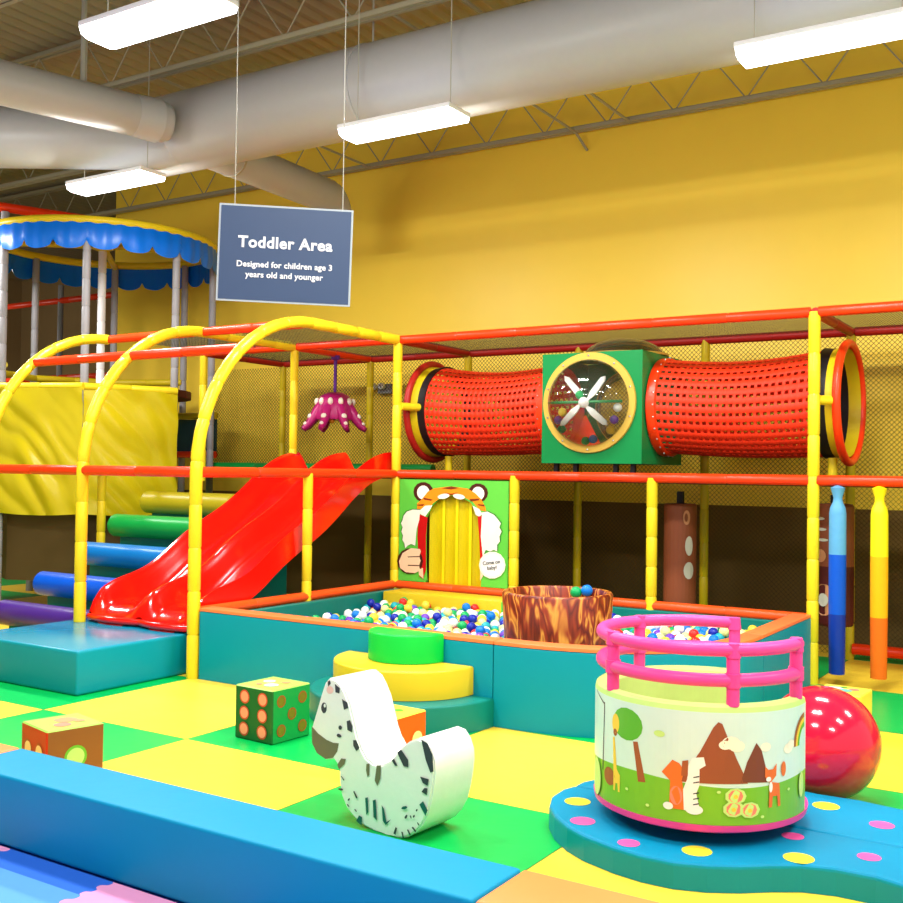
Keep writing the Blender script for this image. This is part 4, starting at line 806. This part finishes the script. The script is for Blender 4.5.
# ============================================================= TOYS ON THE FLOOR
def die(name, base, ang, s, faces, lb, extra=()):
    """faces: dict key -> (face material, dot specs); a cube with bevelled edges and printed dots, near corner at base"""
    t_m = []; b = bmesh.new(); box(b, -s/2, s/2, -s/2, s/2, 0, s, bev=.006, seg=1)
    def mi(m):
        if m not in t_m: t_m.append(m)
        return t_m.index(m)
    for f in b.faces:
        n_ = f.normal; f.normal_update(); n_ = f.normal
        key = 'top' if n_.z > .5 else 'left' if n_.y < -.5 else 'right' if n_.x > .5 else 'left'
        f.material_index = mi(faces[key][0])
    e = .0012
    for key, (fm, dots) in faces.items():
        for k, (x, y, r, m) in enumerate(dots):
            pl = poly_ellipse(x*s, y*s, r*s, r*s, 18); q = e+.0004*k
            if key == 'left': P_ = [(a, -s/2-q, s/2+c) for a, c in pl]
            elif key == 'right': P_ = [(s/2+q, a, s/2+c) for a, c in pl]
            else: P_ = [(a, c, s+q) for a, c in pl]
            fill(b, P_, mi(m))
    o = obj(name, b, t_m, smooth='keep'); a = math.radians(ang); o.rotation_euler = (0, 0, a)
    # near corner (+x,-y) of the cube goes to base
    off = Matrix.Rotation(a, 3, 'Z') @ Vector((s/2, -s/2, 0)); o.location = Vector((base[0], base[1], .001))-off
    return tag(o, lb, 'soft die', 'soft cube dice')
def pips(spec, m1, m2, r=.105): 
    out = []
    for x, y in spec: out += [(x, y, r, m2), (x, y, r*.78, m1)]
    return out
six = [(-.24, .3), (.24, .3), (-.24, 0), (.24, 0), (-.24, -.3), (.24, -.3)]; five = [(-.28, .27), (.28, .27), (0, 0), (-.28, -.27), (.28, -.27)]
blot = [(-.2, .1, .12, 'drum_sky'), (.15, .2, .1, 'bag_tan'), (.1, -.15, .14, 'drum_sky'), (-.15, -.22, .07, 'flower')]
die('soft_die', (-1.967, -3.497), -3.5, .29, {'left': ('die_dark', pips(six, 'dot_salmon', 'dot_red', .13)), 'right': ('die_green', pips(five, 'dot_olive', 'dot_rust', .115)), 'top': ('die_lime', blot)}, 'green soft die showing six salmon dots and five brown dots')
die('soft_die', (-2.235, -4.706), -13, .275, {'left': ('die_rust', pips([(-.22, .1), (.22, .1), (-.22, -.3), (.22, -.3)], 'dot_cream', 'dot_rust', .16)), 'right': ('die_brown', pips([(0, 0)], 'dot_lime', 'leaf', .2)), 'top': ('die_lime', [(-.1, .1, .2, 'bag_tan'), (.2, -.1, .15, 'flower'), (.1, .25, .1, 'bag_tan')])}, 'brown and rust soft die with one green dot, behind the blue edge strip')
die('soft_die', (-1.069+.0, -3.386-.29), -3, .29, {'left': ('die_orange', pips([(-.2, .2), (.2, .2), (-.2, -.2), (.2, -.2)], 'dot_cream', 'die_orange', .14)), 'right': ('die_orange', pips([(-.24, .05), (.24, .05)], 'dot_cream', 'die_orange', .18)), 'top': ('die_yellow', [(-.2, 0, .15, 'dot_lime'), (.15, .15, .1, 'leaf')])}, 'orange soft die with cream dots, half hidden behind the zebra rocker')
die('soft_die', (.645, -1.60), -3, .26, {'left': ('die_yellow', pips([(-.2, 0), (.2, 0)], 'dot_cream', 'die_yellow', .1)), 'right': ('die_yellow', []), 'top': ('die_yellow', [(-.2, .05, .2, 'drum_sky'), (.05, -.05, .16, 'turq_print'), (.2, .15, .12, 'flower'), (-.05, .28, .08, 'leaf')])}, 'yellow soft die with a printed top, behind the red ball')

# zebra rocker
ZO = [(-.59+(x+.59)*1.055, z) for x, z in ZO]; ZD = [(m, [(-.59+(x+.59)*1.055, z) for x, z in L]) for m, L in ZD]
zb = thing('zebra_rocker', (-.6, -4.14, 0), 'white zebra-shaped foam rocker with dark stripes on the green floor mat', 'rocking toy')
TH = .275; V0 = -4.28
b = bmesh.new(); vs0 = [b.verts.new((a, V0, z+.004)) for a, z in ZO]; f = b.faces.new(vs0)
r_ = bmesh.ops.extrude_face_region(b, geom=[f]); 
for v in [g_ for g_ in r_['geom'] if isinstance(g_, bmesh.types.BMVert)]: v.co.y = V0+TH
bmesh.ops.recalc_face_normals(b, faces=b.faces)
es = [e for e in b.edges if abs(e.verts[0].co.y-e.verts[1].co.y) < 1e-5]
bmesh.ops.bevel(b, geom=es, offset=.008, segments=2, affect='EDGES')
for f in b.faces: f.material_index = 1 if abs(f.normal.y) > .8 else 0
MZ = {'muzzle': 'zebra_muzzle', 'dark': 'zebra_dark', 'white': 'white', 'pink': 'soft_pink', 'teal': 'zebra_teal'}
ml = ['zebra_side', 'zebra_white']+list(MZ.values())
for k, (m, P_) in enumerate(ZD): fill(b, [(a, V0-.001-.0002*k, z+.004) for a, z in P_], ml.index(MZ[m]))
obj('foam_body', b, ml, zb, smooth=True)
zb.rotation_euler = (0, 0, math.radians(-5)); zb.location = Vector((-.61, -4.28, 0))+Matrix.Rotation(math.radians(-5), 3, 'Z') @ Vector((-.01, .14, 0))

# red exercise ball
tag(obj('exercise_ball', ball_bm(.257, 64), 'ball_red', smooth=True, loc=(.708, -2.764, .258)), 'big shiny red exercise ball behind the spinner', 'ball')

# blue polka-dot base
sb = thing('polka_dot_base', (.5, -3.57, 0), 'blue padded base with pink and yellow dots under the spinner', 'foam mat')
front = [(-.15, -3.53), (-.172, -3.6), (-.165, -3.72), (-.12, -3.83), (-.04, -3.94), (.06, -4.03), (.16, -4.09), (.28, -4.14), (.40, -4.162), (.52, -4.158), (.63, -4.12), (.73, -4.06), (.82, -3.985), (.91, -3.925), (1.02, -3.893), (1.15, -3.89), (1.28, -3.93), (1.4, -4.0), (1.55, -4.1), (1.7, -4.15), (1.9, -4.12), (2.1, -3.98), (2.2, -3.75), (2.22, -3.53)]
back = [(-.15, -3.524), (-.148, -3.45), (-.10, -3.33), (-.02, -3.2), (.1, -3.09), (.25, -3.01), (.42, -2.985), (.6, -3.0), (.75, -3.02), (.92, -3.01), (1.1, -3.04), (1.3, -3.02), (1.5, -2.95), (1.7, -2.93), (1.9, -2.97), (2.1, -3.12), (2.2, -3.35), (2.22, -3.524)]
front = [(x-.022 if x < .2 else x, y) for x, y in front]; back = [(x-.022 if x < .2 else x, y) for x, y in back]
b = bmesh.new(); prism(b, front, .001, .1, 0, 1, bev=.016)
def dots(b, L):
    for k, (x, y, r, m) in enumerate(L): fill(b, [(p, q, .1008) for p, q in poly_ellipse(x, y, r, r, 24)], m)
dots(b, [(-.06, -3.73, .055, 2), (.065, -3.945, .05, 3), (.315, -4.075, .042, 3), (.555, -4.01, .055, 2), (.885, -3.9+.03, .055, 2), (.806, -3.645, .042, 3), (1.095, -3.712, .042, 3)])
obj('base_pad', b, ['teal', 'edge_blue', 'yellow_dot', 'pink_dot'], sb, smooth='keep')
b = bmesh.new(); prism(b, back[::-1], .001, .1, 0, 1, bev=.016); dots(b, [(.824, -3.187, .055, 2), (1.066, -3.309, .048, 3), (.2, -3.12, .05, 2), (1.4, -3.2, .05, 2)])
obj('base_pad', b, ['teal', 'edge_blue', 'yellow_dot', 'pink_dot'], sb, smooth='keep')

# spinner
sp = thing('spinner_carousel', (.41, -3.58, .1), 'round toddler spinner with a printed drum wall and pink grab rails', 'spinner')
cx_, cy_ = .41, -3.58; A0, A1 = 85, 362
b = bmesh.new(); lathe(b, [(.01, .101), (.2, .101), (.2, .15), (.01, .15)], (cx_, cy_, 0), 32); obj('bearing', b, 'black', sp)
b = bmesh.new(); lathe(b, [(.01, .150), (.395, .150), (.42, .162), (.424, .185), (.01, .186)], (cx_, cy_, 0), 64); obj('base_ring', b, 'pink', sp, smooth=True)
# drum wall with its printed landscape
MD = ['drum_sky', 'drum_lime', 'drum_inner', 'drum_grass', 'leaf', 'bark', 'hill', 'hill_dark', 'cream', 'fox', 'giraffe', 'flower', 'zebra_dark', 'white']
b = bmesh.new(); NA = 90; prevs = None
def gr(a): return .335+.012*math.sin(math.radians(a)*3+1)
for k in range(NA+1):
    a = A0+(A1-A0)*k/NA; c, s = math.cos(math.radians(a)), math.sin(math.radians(a)); g0 = gr(a-360)
    prof = [(.420, .186), (.421, g0), (.421, .600), (.417, .618), (.405, .626), (.375, .626), (.36, .615), (.355, .60), (.355, .19)]
    cur = [b.verts.new((cx_+r*c, cy_+r*s, z)) for r, z in prof]
    if prevs:
        for q in range(8):
            f = b.faces.new((prevs[q], cur[q], cur[q+1], prevs[q+1])); f.material_index = [3, 0, 1, 1, 1, 1, 1, 2][q]
    else: f = b.faces.new(cur); f.material_index = 13
    prevs = cur
f = b.faces.new(prevs); f.material_index = 1
lay = [0]
def on(mat_, poly, grid=True):
    lay[0] += 1; r = .4216+.00008*lay[0]
    # subdivide long edges so that the shape follows the drum
    pts = []
    for (a, z), (a2, z2) in zip(poly, poly[1:]+poly[:1]):
        n_ = max(1, int(abs(a2-a)/3)); pts += [(a+(a2-a)*q/n_, z+(z2-z)*q/n_) for q in range(n_)]
    A_ = [p[0] for p in pts]; lo, hi = min(A_), max(A_); n_ = max(1, int((hi-lo)/4)); b2 = bmesh.new()
    f = b2.faces.new([b2.verts.new((a, 0, z)) for a, z in pts])
    for q in range(1, n_):
        x = lo+(hi-lo)*q/n_; bmesh.ops.bisect_plane(b2, geom=b2.verts[:]+b2.edges[:]+b2.faces[:], plane_co=(x, 0, 0), plane_no=(1, 0, 0), dist=1e-6)
    for v in b2.verts:
        a = math.radians(v.co.x); z = v.co.z; v.co = Vector((cx_+r*math.cos(a), cy_+r*math.sin(a), z))
    for f in b2.faces: f.material_index = MD.index(mat_)
    merge(b, b2)
def el(a, z, ra, rz, n=16, rot=0): return poly_ellipse(a, z, ra, rz, n, rot)
on('leaf', el(-111, .515, 10.5, .062)); on('bark', [(-106.5, .455), (-103.5, .458), (-98.5, .312), (-103, .308)])
on('zebra_dark', [(-131.5, .57), (-130.6, .57), (-132, .30), (-133, .30)]); on('zebra_dark', [(-145, .60), (-144, .60), (-130.6, .565), (-131.5, .56)]); on('bark', el(-125, .29, 5.5, .035))
on('giraffe', [(-121.8, .45), (-120.2, .45), (-118.2, .33), (-115.6, .31), (-115.6, .245), (-117, .245), (-117.5, .275), (-119, .275), (-119.5, .245), (-121, .245), (-121, .32)]); on('giraffe', el(-119.5, .505, 3, .038))
on('bark', el(-119.8, .47, 1.6, .014))
on('hill', [(-83, .338), (-77, .38), (-70.3, .455), (-64, .545), (-61.5, .566), (-59.5, .56), (-57, .515), (-52, .43), (-46, .34)]); on('hill_dark', [(-50, .345), (-46.5, .42), (-41.5, .488), (-38.5, .46), (-33.5, .338)])
for a, z, s in ((-55, .49, 1), (-52, .478, .9), (-58, .482, .7), (-36, .47, .7), (-20, .452, .8), (-17.5, .465, .7)): on('cream', el(a, z, 4.6*s, .024*s))
on('drum_lime', el(-91, .505, 3, .012))
for k, m_ in enumerate(('fox', 'drum_sky', 'bark', 'drum_sky')): on(m_, el(-4, .46, 12-2.2*k, .12-.022*k, 22)) if False else None
for k, m_ in enumerate(('bark', 'giraffe', 'leaf')):
    r1, r0 = 13-2*k, 11-2*k; sc_ = .009
    on(m_, [(-2+r1*math.cos(math.radians(q)), .45+r1*sc_*math.sin(math.radians(q))) for q in range(180, 89, -10)]+[(-2+r0*math.cos(math.radians(q)), .45+r0*sc_*math.sin(math.radians(q))) for q in range(90, 181, 10)])
# fox and zebra sitting together
on('fox', [(-89.5, .365), (-84, .415), (-80.5, .405), (-78, .38), (-79.5, .335), (-84, .33)]); on('fox', [(-85, .34), (-79, .34), (-77, .235), (-85.5, .235)]); on('soft' if False else 'flower', el(-82, .285, 3.2, .035))
on('white', [(-76, .40), (-74, .43), (-68.5, .435), (-67.5, .405), (-70.5, .39), (-70.5, .33), (-72, .30), (-70, .235), (-78, .235), (-78.5, .31), (-76.5, .35)]); on('bark', [(-79, .415), (-76, .42), (-76.2, .36), (-79.5, .36)])
on('white', el(-86, .243, 2.6, .014)); on('white', el(-73, .240, 4.4, .018))
for z in (.30, .28, .26, .34, .36): on('zebra_dark', [(-73.5, z), (-70.6, z+.006), (-70.6, z+.001), (-73.5, z-.004)])
# little fox
on('fox', [(-36.5, .40), (-34.5, .385), (-31.5, .385), (-29, .405), (-29.3, .36), (-33, .335), (-36.5, .36)]); on('white', el(-34.2, .35, 1.6, .009)); on('fox', [(-33.5, .34), (-27, .33), (-26.2, .245), (-28, .245), (-28.5, .285), (-31.5, .285), (-32, .245), (-34, .245)]); on('fox', el(-24, .38, 1.8, .028)); on('white', el(-32.8, .32, 1.1, .02))
for a, z in ((-52.5, .295), (-53.5, .248), (-45, .243)): on('drum_lime', el(a, z, 5.6, .03, 9)); on('flower', el(a, z, 3.9, .024, 9)); on('giraffe', el(a, z-.002, 1.2, .008))
for a, z in ((-110, .27), (-97, .23), (-61, .31), (-38, .215), (-20, .3)): on('drum_lime', el(a, z, 1.1, .006, 6))
on('drum_lime', el(-7, .30, 3, .05)); on('drum_lime', el(-141, .26, 7, .075))
obj('drum_wall', b, MD, sp, smooth='keep')
# grab rails and uprights
def ringpt(a, z, r=.395): return Vector((cx_+r*math.cos(math.radians(a)), cy_+r*math.sin(math.radians(a)), z))
for z in (.828, .715):
    b = bmesh.new(); tube(b, [ringpt(a, z) for a in range(87, 360, 6)]+[ringpt(359, z)], .0255, 14); obj('grab_rail', b, 'pink', sp, smooth=True)
for a in (87, 150, 231.5, 307, 356):
    b = bmesh.new(); tube(b, [ringpt(a, .62), ringpt(a, .835), ringpt(a, .85)], [.0245, .0245, .016], 14)
    tube(b, [ringpt(a, .69), ringpt(a, .74)], .03, 14); tube(b, [ringpt(a, .80), ringpt(a, .852)], [.029, .024], 14); obj('upright', b, 'pink', sp, smooth=True)
b = bmesh.new(); lathe(b, [(.01, .187), (.35, .187), (.35, .20), (.01, .20)], (cx_, cy_, 0), 40); obj('spinner_floor', b, 'drum_inner', sp)
